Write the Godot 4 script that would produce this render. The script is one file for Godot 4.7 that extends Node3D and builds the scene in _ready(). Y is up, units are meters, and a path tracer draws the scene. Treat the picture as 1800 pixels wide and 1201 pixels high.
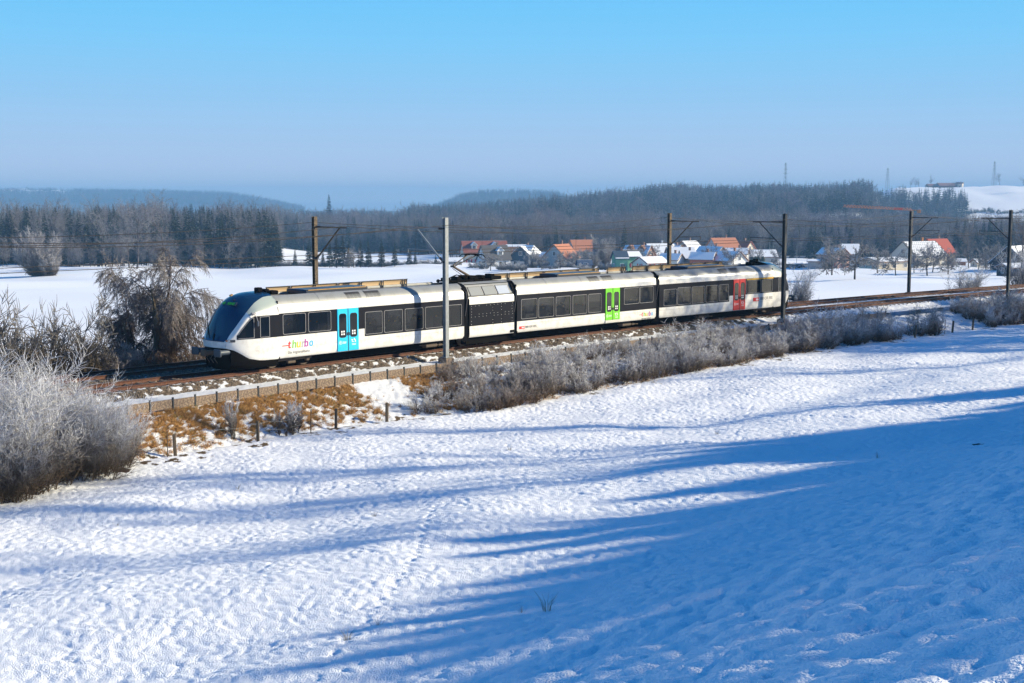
extends Node3D
# World: y up, metres, rail top at y = 0, camera over the origin looking along -z. The line is an arc round (CX, CZ).
const CX := 328.354
const CZ := 237.605
const TR := 454.05
const TH0 := 0.7504916
var M := {}
var rng := RandomNumberGenerator.new()
var n_soft := FastNoiseLite.new()
var n_mid := FastNoiseLite.new()
var n_fine := FastNoiseLite.new()
var n_cell := FastNoiseLite.new()
var n_patch := FastNoiseLite.new()
var used := {}


func _ready() -> void:
	var cam := Camera3D.new()
	cam.name = "camera"
	cam.position = Vector3(0, 8, 0)
	cam.rotation = Vector3(-0.10717, 0, 0)
	cam.fov = 29.49
	cam.near = 0.2
	cam.far = 14000.0
	add_child(cam)
	cam.current = true
	var env := Environment.new()
	env.background_mode = Environment.BG_SKY
	env.tonemap_mode = Environment.TONE_MAPPER_LINEAR
	env.tonemap_exposure = 1.68
	env.sdfgi_enabled = true
	env.ssao_enabled = true
	env.ssil_enabled = true
	env.fog_enabled = true
	env.fog_mode = Environment.FOG_MODE_EXPONENTIAL
	env.fog_density = 0.0003
	env.fog_light_color = Color(0.58, 0.80, 1.0)
	env.sky = make_sky()
	env.ambient_light_source = Environment.AMBIENT_SOURCE_SKY
	var we := WorldEnvironment.new()
	we.name = "world_environment"
	we.environment = env
	add_child(we)
	var sun := DirectionalLight3D.new()
	sun.name = "sun"
	sun.light_energy = 1.6
	sun.light_color = Color(1.0, 0.945, 0.82)
	sun.light_angular_distance = 0.5
	sun.shadow_enabled = true
	sun.directional_shadow_max_distance = 600.0
	add_child(sun)
	sun.look_at_from_position(Vector3.ZERO, -Vector3(0.907, 0.407, -0.110), Vector3.UP)
	rng.seed = 7
	noises()
	materials()
	build_land()
	build_line()
	build_train()
	build_masts()
	build_hedges()
	build_orchard()
	build_village()
	build_forest()
	build_small()


func make_sky() -> Sky:
	var im := Image.create_empty(16, 1024, false, Image.FORMAT_RGBAF)
	# height above the horizon in degrees, then the linear colour of the clear winter air there
	var el := [-90.0, -1.0, 0.0, 1.2, 2.4, 4.5, 7.0, 9.5, 14.0, 24.0, 45.0, 90.0]
	var co := [Color(.30, .38, .50), Color(.31, .40, .54), Color(.42, .48, .57), Color(.365, .44, .56), Color(.285, .40, .555), Color(.195, .38, .57), Color(.128, .375, .60), Color(.088, .345, .605), Color(.045, .245, .51), Color(.017, .15, .41), Color(.006, .09, .31), Color(.004, .068, .255)]
	for y in 1024:
		var e := 90.0 - (y + 0.5) * 180.0 / 1024.0
		var k := 0
		while k < 10 and e > el[k + 1]:
			k += 1
		var c: Color = co[k].lerp(co[k + 1], clampf((e - el[k]) / (el[k + 1] - el[k]), 0, 1))
		c.a = 1.0
		for x in 16:
			im.set_pixel(x, y, c)
	var pm := PanoramaSkyMaterial.new()
	pm.panorama = ImageTexture.create_from_image(im)
	pm.energy_multiplier = 1.0
	var sky := Sky.new()
	sky.sky_material = pm
	return sky


func noises() -> void:
	for a in [[n_soft, 11, 0.06], [n_mid, 12, 0.9], [n_fine, 13, 4.5], [n_patch, 14, 1.3]]:
		a[0].seed = a[1]
		a[0].noise_type = FastNoiseLite.TYPE_SIMPLEX_SMOOTH
		a[0].frequency = a[2]
		a[0].fractal_type = FastNoiseLite.FRACTAL_NONE
	n_patch.fractal_type = FastNoiseLite.FRACTAL_FBM
	n_patch.fractal_octaves = 3
	n_cell.seed = 15
	n_cell.noise_type = FastNoiseLite.TYPE_CELLULAR
	n_cell.cellular_return_type = FastNoiseLite.RETURN_DISTANCE
	n_cell.cellular_jitter = 1.0
	n_cell.frequency = 2.6


# ---------------------------------------------------------------- helpers
func lin(r: float, g: float, b: float, a := 1.0) -> Color:
	return Color(r, g, b, a).linear_to_srgb()


func mat(c: Color, rough := 0.8, metal := 0.0, vertex := false) -> StandardMaterial3D:
	var m := StandardMaterial3D.new()
	m.albedo_color = c
	m.roughness = rough
	m.metallic = metal
	m.cull_mode = BaseMaterial3D.CULL_DISABLED
	m.vertex_color_use_as_albedo = vertex
	return m


func noise_tex(seed_: int, freq: float, oct: int, ramp: Array = [], size := 512, normal := false) -> NoiseTexture2D:
	var f := FastNoiseLite.new()
	f.seed = seed_
	f.noise_type = FastNoiseLite.TYPE_SIMPLEX_SMOOTH
	f.frequency = freq
	f.fractal_octaves = oct
	var t := NoiseTexture2D.new()
	t.width = size
	t.height = size
	t.seamless = true
	t.noise = f
	t.as_normal_map = normal
	if ramp.size():
		var g := Gradient.new()
		var offs := PackedFloat32Array()
		var cols := PackedColorArray()
		for a in ramp:
			offs.append(a[0])
			cols.append(a[1])
		g.offsets = offs
		g.colors = cols
		t.color_ramp = g
	return t


func tri_tex(m: StandardMaterial3D, scale_: float) -> void:
	m.uv1_triplanar = true
	m.uv1_world_triplanar = false
	m.uv1_scale = Vector3.ONE * scale_


func materials() -> void:
	var grain := noise_tex(3, 0.035, 4)
	var dirt := noise_tex(4, 0.012, 5, [[0.0, Color(.87, .86, .84)], [0.45, Color(.97, .967, .96)], [1.0, Color(1, 1, 1)]])
	var rusty := noise_tex(5, 0.03, 4, [[0.0, Color(.55, .5, .47)], [0.5, Color(.85, .8, .78)], [1.0, Color(1.2, 1.1, 1.0)]])
	M.snow = mat(Color.WHITE, 0.55, 0.0, true)
	M.snow.metallic_specular = 0.3
	M.snow.heightmap_enabled = true
	M.snow.heightmap_texture = grain
	M.snow.heightmap_scale = 2.2
	M.snow.heightmap_deep_parallax = false
	tri_tex(M.snow, 1.1)
	M.land = mat(Color.WHITE, 0.6, 0.0, true)
	M.land.metallic_specular = 0.3
	M.soil = mat(Color.WHITE, 0.95, 0.0, true)
	M.soil.heightmap_enabled = true
	M.soil.heightmap_texture = grain
	M.soil.heightmap_scale = 5.0
	tri_tex(M.soil, 2.0)
	M.stone = mat(Color.WHITE, 0.9, 0.0, true)
	M.twig = mat(Color.WHITE, 0.85, 0.0, true)
	M.leaf = mat(Color.WHITE, 0.8, 0.0, true)
	M.rust = mat(lin(.14, .062, .036), 0.85)
	M.rust.albedo_texture = rusty
	tri_tex(M.rust, 0.7)
	M.railtop = mat(lin(.42, .40, .38), 0.3, 0.9)
	M.sleeper = mat(lin(.10, .075, .055), 0.9)
	M.concrete = mat(lin(.30, .255, .20), 0.9)
	M.concrete.albedo_texture = rusty
	tri_tex(M.concrete, 0.6)
	M.white = mat(lin(.80, .79, .755), 0.28)
	M.white.albedo_texture = dirt
	tri_tex(M.white, 0.35)
	M.white.clearcoat_enabled = true
	M.white.clearcoat = 0.3
	M.grey = mat(lin(.26, .27, .27), 0.45)
	M.grey.albedo_texture = dirt
	tri_tex(M.grey, 0.3)
	M.sage = mat(lin(.36, .41, .37), 0.4)
	M.band = mat(lin(.008, .009, .014), 0.4)
	M.band.metallic_specular = 0.25
	M.black = mat(lin(.006, .006, .007), 0.7)
	M.black.metallic_specular = 0.12
	M.under = mat(lin(.009, .008, .007), 0.9)
	M.under.metallic_specular = 0.1
	M.bogie = mat(lin(.10, .072, .05), 0.8)
	M.glass = mat(Color(lin(.008, .011, .016), 0.86), 0.04)
	M.glass.metallic_specular = 0.32
	M.glass.transparency = BaseMaterial3D.TRANSPARENCY_ALPHA
	M.darkglass = mat(lin(.006, .009, .014), 0.04)
	M.darkglass.metallic_specular = 0.35
	M.windscreen = mat(lin(.006, .03, .075), 0.05)
	M.roofglass = mat(lin(.17, .19, .20), 0.35)
	M.frame = mat(lin(.30, .30, .31), 0.4, 0.3)
	M.rubber = mat(lin(.01, .01, .012), 0.7)
	M.tan = mat(lin(.62, .44, .25), 0.6)
	M.amber = mat(lin(.42, .24, .07), 0.6)
	M.roofdark = mat(lin(.02, .03, .05), 0.4)
	M.seat = mat(lin(.03, .05, .12), 0.9)
	M.cabin = mat(lin(.16, .165, .17), 0.8)
	M.yellow = mat(lin(.75, .42, .02), 0.5)
	M.cyan = mat(lin(.012, .52, .82), 0.3)
	M.green = mat(lin(.17, .66, .015), 0.3)
	M.red = mat(lin(.70, .025, .018), 0.3)
	M.signred = mat(lin(.75, .01, .01), 0.4)
	M.signwhite = mat(lin(.85, .85, .85), 0.5)
	M.ink = mat(lin(.06, .06, .065), 0.5)
	M.galv = mat(lin(.30, .325, .34), 0.5, 0.2)
	M.galv.albedo_texture = dirt
	tri_tex(M.galv, 0.5)
	M.steel = mat(lin(.035, .042, .05), 0.55, 0.3)
	M.oldsteel = mat(lin(.17, .145, .105), 0.8, 0.1)
	M.oldsteel.albedo_texture = rusty
	tri_tex(M.oldsteel, 0.5)
	M.wire = mat(lin(.035, .03, .028), 0.6, 0.4)
	M.porcelain = mat(lin(.035, .018, .012), 0.3)
	M.wood = mat(lin(.10, .075, .05), 0.95)
	M.roofsnow = mat(lin(.84, .85, .87), 0.7)
	M.pane = mat(lin(.03, .035, .045), 0.08)
	M.lamp = mat(lin(.6, .6, .55), 0.15, 0.5)
	M.orange = mat(lin(.75, .22, .02), 0.4)
	var led := mat(lin(.02, .09, .02), 0.5)
	led.emission_enabled = true
	led.emission = Color(.25, .9, .2)
	led.emission_energy_multiplier = 0.12
	M.led = led


class MB:
	var v := PackedVector3Array()
	var n := PackedVector3Array()
	var c := PackedColorArray()
	var i := PackedInt32Array()
	var col := Color.WHITE

	func tri(a: Vector3, b: Vector3, d: Vector3) -> void:
		var k := v.size()
		var m := (d - a).cross(b - a).normalized()
		v.append(a); v.append(b); v.append(d)
		n.append(m); n.append(m); n.append(m)
		c.append(col); c.append(col); c.append(col)
		i.append(k); i.append(k + 1); i.append(k + 2)

	func quad(a: Vector3, b: Vector3, d: Vector3, e: Vector3) -> void:
		var k := v.size()
		var m := (d - a).cross(b - a).normalized()
		v.append(a); v.append(b); v.append(d); v.append(e)
		for j in 4:
			n.append(m)
			c.append(col)
		i.append(k); i.append(k + 1); i.append(k + 2); i.append(k); i.append(k + 2); i.append(k + 3)

	func quadn(a: Vector3, b: Vector3, d: Vector3, e: Vector3, m: Vector3) -> void:
		var k := v.size()
		if (d - a).cross(b - a).dot(m) + (e - a).cross(d - a).dot(m) < 0:
			var t := b
			b = e
			e = t
		for p in [a, b, d, e]:
			v.append(p)
			n.append(m)
			c.append(col)
		i.append(k); i.append(k + 1); i.append(k + 2); i.append(k); i.append(k + 2); i.append(k + 3)

	func poly(p: Array) -> void:
		for j in range(1, p.size() - 1):
			tri(p[0], p[j], p[j + 1])

	func box(at: Vector3, size: Vector3, b := Basis.IDENTITY) -> void:
		var x := b.x * size.x * 0.5
		var y := b.y * size.y * 0.5
		var z := b.z * size.z * 0.5
		quad(at - x - y + z, at - x + y + z, at + x + y + z, at + x - y + z)
		quad(at + x - y - z, at + x + y - z, at - x + y - z, at - x - y - z)
		quad(at + x - y + z, at + x + y + z, at + x + y - z, at + x - y - z)
		quad(at - x - y - z, at - x + y - z, at - x + y + z, at - x - y + z)
		quad(at - x + y + z, at - x + y - z, at + x + y - z, at + x + y + z)
		quad(at - x - y - z, at - x - y + z, at + x - y + z, at + x - y - z)

	func bar(a: Vector3, b: Vector3, w: float, h: float) -> void:
		var d := b - a
		var x := d.normalized()
		var s := Vector3.UP if absf(x.y) < 0.95 else Vector3.RIGHT
		var z := x.cross(s).normalized()
		box((a + b) * 0.5, Vector3(d.length(), h, w), Basis(x, z.cross(x).normalized(), z))

	# a bevelled box: chamfered along every edge
	func soft_box(at: Vector3, size: Vector3, r: float, b := Basis.IDENTITY) -> void:
		var h := size * 0.5
		for ax in 3:
			var a1 := (ax + 1) % 3
			var a2 := (ax + 2) % 3
			for s in [-1.0, 1.0]:
				var p := []
				for q in [[-1, -1], [1, -1], [1, 1], [-1, 1]]:
					var w := Vector3.ZERO
					w[ax] = s * h[ax]
					w[a1] = q[0] * (h[a1] - r)
					w[a2] = q[1] * (h[a2] - r)
					p.append(at + b * w)
				if s > 0:
					p.reverse()
				quad(p[0], p[1], p[2], p[3])
				for t in [-1.0, 1.0]:
					var e := []
					for u in [-1.0, 1.0]:
						var w1 := Vector3.ZERO
						w1[ax] = s * h[ax]
						w1[a1] = t * (h[a1] - r)
						w1[a2] = u * (h[a2] - r)
						var w2 := w1
						w2[ax] = s * (h[ax] - r)
						w2[a1] = t * h[a1]
						e.append(at + b * w1)
						e.append(at + b * w2)
					if s * t > 0:
						quad(e[0], e[2], e[3], e[1])
					else:
						quad(e[0], e[1], e[3], e[2])

	func tube(p: Array, r: Array, sides := 6, cap := false) -> void:
		var k := v.size()
		var u := Vector3.ZERO
		for j in p.size():
			var d: Vector3 = (p[mini(j + 1, p.size() - 1)] - p[maxi(j - 1, 0)]).normalized()
			if u == Vector3.ZERO:
				u = d.cross(Vector3.UP if absf(d.y) < 0.9 else Vector3.RIGHT).normalized()
			u = (u - d * u.dot(d)).normalized()
			var w := d.cross(u)
			for q in sides:
				var a := TAU * q / sides
				var o := u * cos(a) + w * sin(a)
				v.append(p[j] + o * r[j])
				n.append(o)
				c.append(col)
		for j in p.size() - 1:
			for q in sides:
				var a := k + j * sides + q
				var b := k + j * sides + (q + 1) % sides
				i.append(a); i.append(a + sides); i.append(b)
				i.append(b); i.append(a + sides); i.append(b + sides)
		if cap:
			for e in [0, p.size() - 1]:
				var ring := []
				for q in sides:
					ring.append(v[k + e * sides + (q if e == 0 else sides - 1 - q)])
				poly(ring)

	# a straight three-sided twig, pale where it faces up
	func twig(a: Vector3, b: Vector3, ra: float, rb: float, dark: Color, pale: Color) -> void:
		var d := (b - a).normalized()
		var u := d.cross(Vector3(0.31, 0.9, 0.2)).normalized()
		var w := d.cross(u)
		var k := v.size()
		for q in 3:
			var o := u * cos(TAU * q / 3.0) + w * sin(TAU * q / 3.0)
			var cc := pale if o.y > -0.15 else dark
			v.append(a + o * ra)
			n.append(o)
			c.append(cc)
			v.append(b + o * rb)
			n.append(o)
			c.append(cc)
		for q in 3:
			var x := k + q * 2
			var y := k + ((q + 1) % 3) * 2
			i.append(x); i.append(x + 1); i.append(y)
			i.append(y); i.append(x + 1); i.append(y + 1)

	# rows of points, all the same length, with smooth normals; colours optional
	func grid(rows: Array, cols: Array = [], flip := false) -> void:
		var k := v.size()
		var w: int = rows[0].size()
		var nn := PackedVector3Array()
		nn.resize(rows.size() * w)
		for a in rows.size():
			v.append_array(rows[a])
			for b in w:
				c.append(cols[a][b] if cols.size() else col)
		for a in rows.size() - 1:
			for b in w - 1:
				var p := a * w + b
				var t := [p, p + w, p + 1, p + 1, p + w, p + w + 1]
				if flip:
					t = [p, p + 1, p + w, p + 1, p + w + 1, p + w]
				for q in [0, 3]:
					var m := (v[k + t[q + 2]] - v[k + t[q]]).cross(v[k + t[q + 1]] - v[k + t[q]])
					for z in 3:
						nn[t[q + z]] += m
						i.append(k + t[q + z])
		for a in nn.size():
			nn[a] = nn[a].normalized() if nn[a].length() > 1e-12 else Vector3.UP
		n.append_array(nn)

	# a lathe round the y axis through at, turned by b
	func lathe(at: Vector3, prof: Array, sides: int, b := Basis.IDENTITY) -> void:
		var rows := []
		for p in prof:
			var row := PackedVector3Array()
			for q in sides + 1:
				var a := TAU * q / sides
				row.append(at + b * Vector3(cos(a) * p[0], p[1], sin(a) * p[0]))
			rows.append(row)
		grid(rows, [], true)

	func mesh(m: Material) -> ArrayMesh:
		var a := []
		a.resize(Mesh.ARRAY_MAX)
		a[Mesh.ARRAY_VERTEX] = v
		a[Mesh.ARRAY_NORMAL] = n
		a[Mesh.ARRAY_COLOR] = c
		a[Mesh.ARRAY_INDEX] = i
		var r := ArrayMesh.new()
		r.add_surface_from_arrays(Mesh.PRIMITIVE_TRIANGLES, a)
		r.surface_set_material(0, m)
		return r


func numbered(called: String) -> String:
	used[called] = used.get(called, -1) + 1
	return called if used[called] == 0 else "%s_%03d" % [called, used[called]]


func put(called: String, mesh: Mesh, parent: Node = null) -> MeshInstance3D:
	var o := MeshInstance3D.new()
	o.mesh = mesh
	if parent == null:
		o.name = numbered(called)
		add_child(o)
	else:
		var k := 0
		var nm := called
		while parent.has_node(nm):
			k += 1
			nm = "%s_%03d" % [called, k]
		o.name = nm
		parent.add_child(o, true)
	return o


func obj(called: String, mb: MB, m: Material, parent: Node = null) -> MeshInstance3D:
	return put(called, mb.mesh(m), parent)


func tag(o: Node, label: String, category := "", group := "", kind := "") -> Node:
	if label:
		o.set_meta("label", label)
	if category:
		o.set_meta("category", category)
	if group:
		o.set_meta("group", group)
	if kind:
		o.set_meta("kind", kind)
	return o


func thing(called: String, label: String, category: String, at: Transform3D, group := "") -> Node3D:
	var o := Node3D.new()
	o.name = numbered(called)
	o.transform = at
	add_child(o)
	tag(o, label, category, group)
	return o


func rnd(a: float, b: float) -> float:
	return rng.randf_range(a, b)


func rvec() -> Vector3:
	return Vector3(rnd(-1, 1), rnd(-1, 1), rnd(-1, 1))


# ---------------------------------------------------------------- the lie of the land
# r: metres from the near track's centre towards the camera; s: metres along the line
func trk(s: float, r: float, y := 0.0) -> Vector3:
	var th := TH0 + s / TR
	return Vector3(CX - (TR - r) * cos(th), y, -(-CZ + (TR - r) * sin(th)))


func trk_t(s: float, r: float, y := 0.0) -> Transform3D:
	var th := TH0 + s / TR
	return Transform3D(Basis(Vector3(sin(th), 0, -cos(th)), Vector3.UP, Vector3(cos(th), 0, sin(th))), trk(s, r, y))


func to_rs(x: float, zf: float) -> Vector2:
	return Vector2(TR - Vector2(x - CX, zf + CZ).length(), TR * (atan2(zf + CZ, CX - x) - TH0))


func sm(a: float, b: float, x: float) -> float:
	return smoothstep(a, b, x)


func table(xs: Array, ys: Array, x: float) -> float:
	if x <= xs[0]:
		return ys[0]
	for k in xs.size() - 1:
		if x < xs[k + 1]:
			return lerpf(ys[k], ys[k + 1], (x - xs[k]) / (xs[k + 1] - xs[k]))
	return ys[-1]


func foot(s: float) -> Vector2:
	return Vector2(lerpf(5.2, 7.3, sm(-13, -3, s)), lerpf(-2.45, -1.9, sm(-12, 30, s)))


func near_h(r: float, s: float) -> float:
	var f := foot(s)
	if r < f.x:
		var t := clampf((r - 2.75) / (f.x - 2.75), 0, 1)
		return lerpf(-0.92, f.y, t * (1.12 - 0.12 * t))
	var q := r - f.x
	var h := f.y + 7.6 * pow(minf(q, 40.0) / 42.5, 3.3) + maxf(q - 40.0, 0.0) * 0.42
	h += 0.34 * sm(17.5, 22.3, r) * (1.0 - 0.75 * sm(22.6, 33.0, r))
	return h + 0.10 * sm(0, 3, q) * n_soft.get_noise_2d(r * 2.2, s * 1.1) * 2.0


const FZ := [60.0, 110.0, 150.0, 200.0, 275.0, 350.0, 450.0, 520.0, 700.0, 800.0, 1000.0, 1200.0, 9000.0]
const FY := [-1.2, -2.2, -4.0, -6.2, -9.0, -11.5, -14.4, -16.4, -21.0, -23.2, -23.5, -23.0, -22.0]
const RP := [-300.0, 300.0, 480.0, 640.0, 750.0, 850.0, 950.0, 1050.0, 1160.0, 1300.0, 1450.0, 1545.0, 1570.0, 1900.0, 2600.0]
const RY := [-17.0, -17.0, -17.0, -15.5, -14.5, -12.0, -6.0, 1.0, 8.5, 8.5, 9.0, 17.0, 25.0, 27.0, 22.0]


func far_h(x: float, zf: float) -> float:
	var z := maxf(zf, 30.0)
	var px := 900.0 + 2281.0 * x / z if zf > 30.0 else 900.0 + signf(x) * 4000.0
	var h := table(FZ, FY, z)
	# the wooded plateau on the left does not fall any further
	h = lerpf(h, maxf(h, -16.2), 1.0 - sm(430, 560, px))
	h = lerpf(h, table(RP, RY, px), lerpf(sm(780, 1480, z), sm(1150, 1560, z), sm(1500, 1560, px)))
	# a snowy shoulder that shows between the trees
	h += 12.5 * exp(-pow((z - 1010.0) / 120.0, 2)) * maxf(sm(1290, 1340, px) * (1.0 - sm(1540, 1580, px)), sm(935, 950, px) * (1.0 - sm(990, 1005, px)))
	# far hills
	if z > 1500.0:
		h = lerpf(h, -30.0, sm(1700, 2600, z))
		var a := table([-900.0, -200.0, 100.0, 300.0, 420.0, 470.0, 560.0], [30.0, 40.0, 38.0, 33.0, 20.0, 4.0, -30.0], px)
		h = maxf(h, lerpf(-30.0, a, sm(3300, 4500, z)) - sm(4550, 4900, z) * 60.0)
		var b := table([180.0, 290.0, 360.0, 400.0, 440.0, 480.0, 540.0], [-30.0, 30.0, 38.0, 35.0, 22.0, -12.0, -30.0], px)
		h = maxf(h, lerpf(-30.0, b, sm(4650, 5200, z)) - sm(5300, 5700, z) * 80.0)
		var d := table([740.0, 810.0, 850.0, 920.0, 980.0, 1050.0], [-30.0, 14.0, 24.0, 26.0, 20.0, -30.0], px)
		h = maxf(h, lerpf(-30.0, d, sm(2700, 3600, z)) - sm(3700, 4500, z) * 60.0)
	return h


func gh(x: float, zf: float) -> float:
	var q := to_rs(x, zf)
	if q.x >= 2.75:
		return near_h(q.x, q.y)
	if q.x > -6.4:
		return -0.62
	var d := -q.x - 6.4
	return lerpf(lerpf(-0.62, -1.3, sm(0, 2.5, d)), far_h(x, zf), sm(1.5, 60, d))


func on_ground(x: float, zf: float, sink := 0.0) -> Vector3:
	return Vector3(x, gh(x, zf) - sink, -zf)


# ---------------------------------------------------------------- ground
func snow_bump(r: float, s: float) -> float:
	var wx := n_mid.get_noise_2d(s * 1.3 + 31.0, r * 1.3) * 0.10
	var wz := n_mid.get_noise_2d(s * 1.3, r * 1.3 + 57.0) * 0.10
	var a := clampf(-n_cell.get_noise_2d((s + wx) * 1.45, (r + wz) * 1.45), 0.0, 1.0)
	var big := clampf(-n_cell.get_noise_2d((s + wx) * 0.5 + 40.0, (r + wz) * 0.6), 0.0, 1.0)
	var bank := sm(33, 41, r)
	var amp := 1.0 + 0.4 * n_soft.get_noise_2d(s * 6.0 + 90.0, r * 6.0)
	var h := a * (2.0 - a) * 0.115 * amp * (1.0 - 0.25 * bank)
	h += big * (2.0 - big) * (0.04 + 0.28 * bank)
	return h + n_mid.get_noise_2d(s * 0.5, r * 0.5) * 0.015


func px_of(p: Vector3) -> Vector2:
	var c := cos(0.10717)
	var k := sin(0.10717)
	var y := p.y - 8.0
	var zc := -p.z * c - y * k
	if zc < 0.5:
		return Vector2(-9999, -9999)
	return Vector2(900.0 + 2281.0 * p.x / zc, 600.5 - 2281.0 * (y * c - p.z * k) / zc)


func build_land() -> void:
	# the snow field between the line and the camera's hillside: a fine track-aligned sheet where it is in reach of the view
	var ds := 0.074
	var s0 := -48.0
	var ns := 1750
	var rows := PackedFloat32Array()
	var r := 4.6
	while r < 49.6:
		rows.append(r)
		r += 0.078 if r < 24.0 else 0.085
	var dents := {}
	for line in [[Vector2(32.0, -38.4), Vector2(29.6, -34.4), Vector2(27.2, -30.4), Vector2(24.7, -27.0), Vector2(21.2, -22.6)], [Vector2(32.0, -26.5), Vector2(34.1, -29.6), Vector2(36.5, -34.0)]]:
		var k := 0
		for j in line.size() - 1:
			var n := int(line[j].distance_to(line[j + 1]) / .36)
			for i in n:
				var p: Vector2 = line[j].lerp(line[j + 1], float(i) / n) + Vector2(.07 if k % 2 else -.07, 0).rotated(rnd(-.5, .5)) + Vector2(rnd(-.04, .04), rnd(-.04, .04))
				k += 1
				var key := Vector2i(int(floor(p.x * 2)), int(floor(p.y * 2)))
				if not dents.has(key):
					dents[key] = []
				dents[key].append(p)
	var mb := MB.new()
	var starts := PackedInt32Array()
	var firsts := PackedInt32Array()
	var counts := PackedInt32Array()
	for a in rows.size():
		var lo := ns
		var hi := -1
		for k in range(0, ns, 12):
			var q := px_of(trk(s0 + k * ds, rows[a], near_h(rows[a], s0 + k * ds)))
			if q.x > -260 and q.x < 2060 and q.y < 1900 and q.y > 300:
				lo = mini(lo, k)
				hi = maxi(hi, k)
		lo = maxi(lo - 14, 0)
		hi = mini(hi + 14, ns)
		starts.append(lo)
		firsts.append(mb.v.size())
		counts.append(maxi(hi - lo, 0))
		for k in range(lo, hi):
			var s := s0 + k * ds
			var rr := rows[a]
			var f := foot(s)
			var h := near_h(rr, s) + snow_bump(rr, s) * sm(f.x - 0.9, f.x + 1.0, rr) - (0.35 if rr < f.x - 0.55 else 0.0)
			if rr > 20.0 and rr < 37.5:
				for u in 4:
					var key := Vector2i(int(floor(rr * 2 + u % 2 - .5)), int(floor(s * 2 + u / 2 - .5)))
					if dents.has(key):
						for p in dents[key]:
							h -= .085 * exp(-p.distance_squared_to(Vector2(rr, s)) / .006)
			mb.v.append(trk(s, rr, h))
			# soil shows through here and there by the fence
			var soil := rr < f.x + 0.2 + 2.4 * n_soft.get_noise_2d(s * 6.0, 5.0) and n_patch.get_noise_2d(s * 0.9, rr * 0.9) > 0.2
			mb.c.append(Color(.10, .065, .03) if soil else Color(.86, .875, .905))
	mb.n.resize(mb.v.size())
	for a in rows.size() - 1:
		for k in range(maxi(starts[a], starts[a + 1]), mini(starts[a] + counts[a], starts[a + 1] + counts[a + 1]) - 1):
			var p := firsts[a] + k - starts[a]
			var q := firsts[a + 1] + k - starts[a + 1]
			for t in [[p, p + 1, q], [p + 1, q + 1, q]]:
				var m: Vector3 = (mb.v[t[2]] - mb.v[t[0]]).cross(mb.v[t[1]] - mb.v[t[0]])
				for z in 3:
					mb.n[t[z]] += m
					mb.i.append(t[z])
	for a in mb.n.size():
		mb.n[a] = mb.n[a].normalized() if mb.n[a].length_squared() > 1e-14 else Vector3.UP
	tag(obj("snow_field", mb, M.snow), "snowy pasture sloping up towards the viewer", "", "", "structure")
	# the hillside outside the view, coarser
	mb = MB.new()
	var gr := []
	var gc := []
	r = 4.6
	while r < 190.0:
		var row := PackedVector3Array()
		var cr := PackedColorArray()
		for k in 121:
			var s := -150.0 + k * 4.0
			var inside := r < 49.0 and s > -75 and s < 82
			row.append(trk(s, r, near_h(r, s) - (0.3 if inside else 0.02) - (0.4 if r < foot(s).x else 0.0)))
			cr.append(Color(.86, .875, .905))
		gr.append(row)
		gc.append(cr)
		r += 2.0 if r < 60 else 8.0
	mb.grid(gr, gc, true)
	tag(obj("snow_hillside", mb, M.land), "snowy hillside beside the pasture", "", "", "structure")
	# embankment
	mb = MB.new()
	gr = []
	gc = []
	for a in 62:
		var row := PackedVector3Array()
		var cr := PackedColorArray()
		for k in 1180:
			var s := -42.0 + k * 0.1
			var f := foot(s)
			var rr := lerpf(2.78, f.x + 0.25, a / 61.0)
			var sn := bank_snow(rr, s)
			var h := near_h(rr, s) + (0.045 if sn else 0.0) + n_mid.get_noise_2d(s * 1.5, rr * 1.5) * 0.05 + n_fine.get_noise_2d(s * 0.6, rr * 0.6) * 0.03
			row.append(trk(s, rr, h))
			var g := 0.5 + 0.5 * n_mid.get_noise_2d(s * 0.5, rr * 0.7)
			var gc_ := Color(.20, .10, .025).lerp(Color(.34, .17, .045), g)
			if n_mid.get_noise_2d(s * 0.35 + 9.0, rr * 0.5) > 0.9:
				gc_ = Color(.13, .11, .025)
			cr.append(Color(.86, .875, .905) if sn else gc_)
		gr.append(row)
		gc.append(cr)
	mb.grid(gr, gc, true)
	tag(obj("embankment", mb, M.soil), "railway embankment of brown winter grass with patches of snow", "", "", "structure")
	# valley and hills
	mb = MB.new()
	gr = []
	gc = []
	var az := []
	var x := -180.0
	while x <= 180.0:
		az.append(x)
		x += 0.3 if absf(x) < 27.0 else 3.0
	var dist := []
	x = 50.0
	while x < 5900.0:
		dist.append(x)
		x *= 1.025 if x < 1800.0 else 1.035
	for d in dist:
		var row := PackedVector3Array()
		var cr := PackedColorArray()
		for b in az:
			var xx: float = d * sin(deg_to_rad(b))
			var zz: float = d * cos(deg_to_rad(b))
			var q := to_rs(xx, zz)
			var h := 0.0
			if q.x > -6.2:
				h = -3.5 if q.x < 30 else -20.0
			else:
				h = gh(xx, zz) + n_soft.get_noise_2d(xx * 0.35, zz * 0.35) * clampf(d * 0.003 - 0.1, 0.0, 1.6)
			row.append(Vector3(xx, h, -zz))
			var cc := Color(.84, .855, .885)
			var px := 900.0 + 2281.0 * xx / zz
			var wooded: bool = zz > 0 and is_wood(px, zz)
			if wooded and d < 2400:
				cc = Color(.10, .085, .07).lerp(Color(.6, .6, .62), sm(-0.1, 0.5, n_soft.get_noise_2d(xx * 2.0, zz * 2.0)))
			elif wooded:
				cc = Color(.06, .055, .05)
			cr.append(cc)
		gr.append(row)
		gc.append(cr)
	mb.grid(gr, gc, false)
	tag(obj("valley_and_hills", mb, M.land), "snow covered valley floor rising to wooded hills", "", "", "structure")
	grass_tufts()


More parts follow.
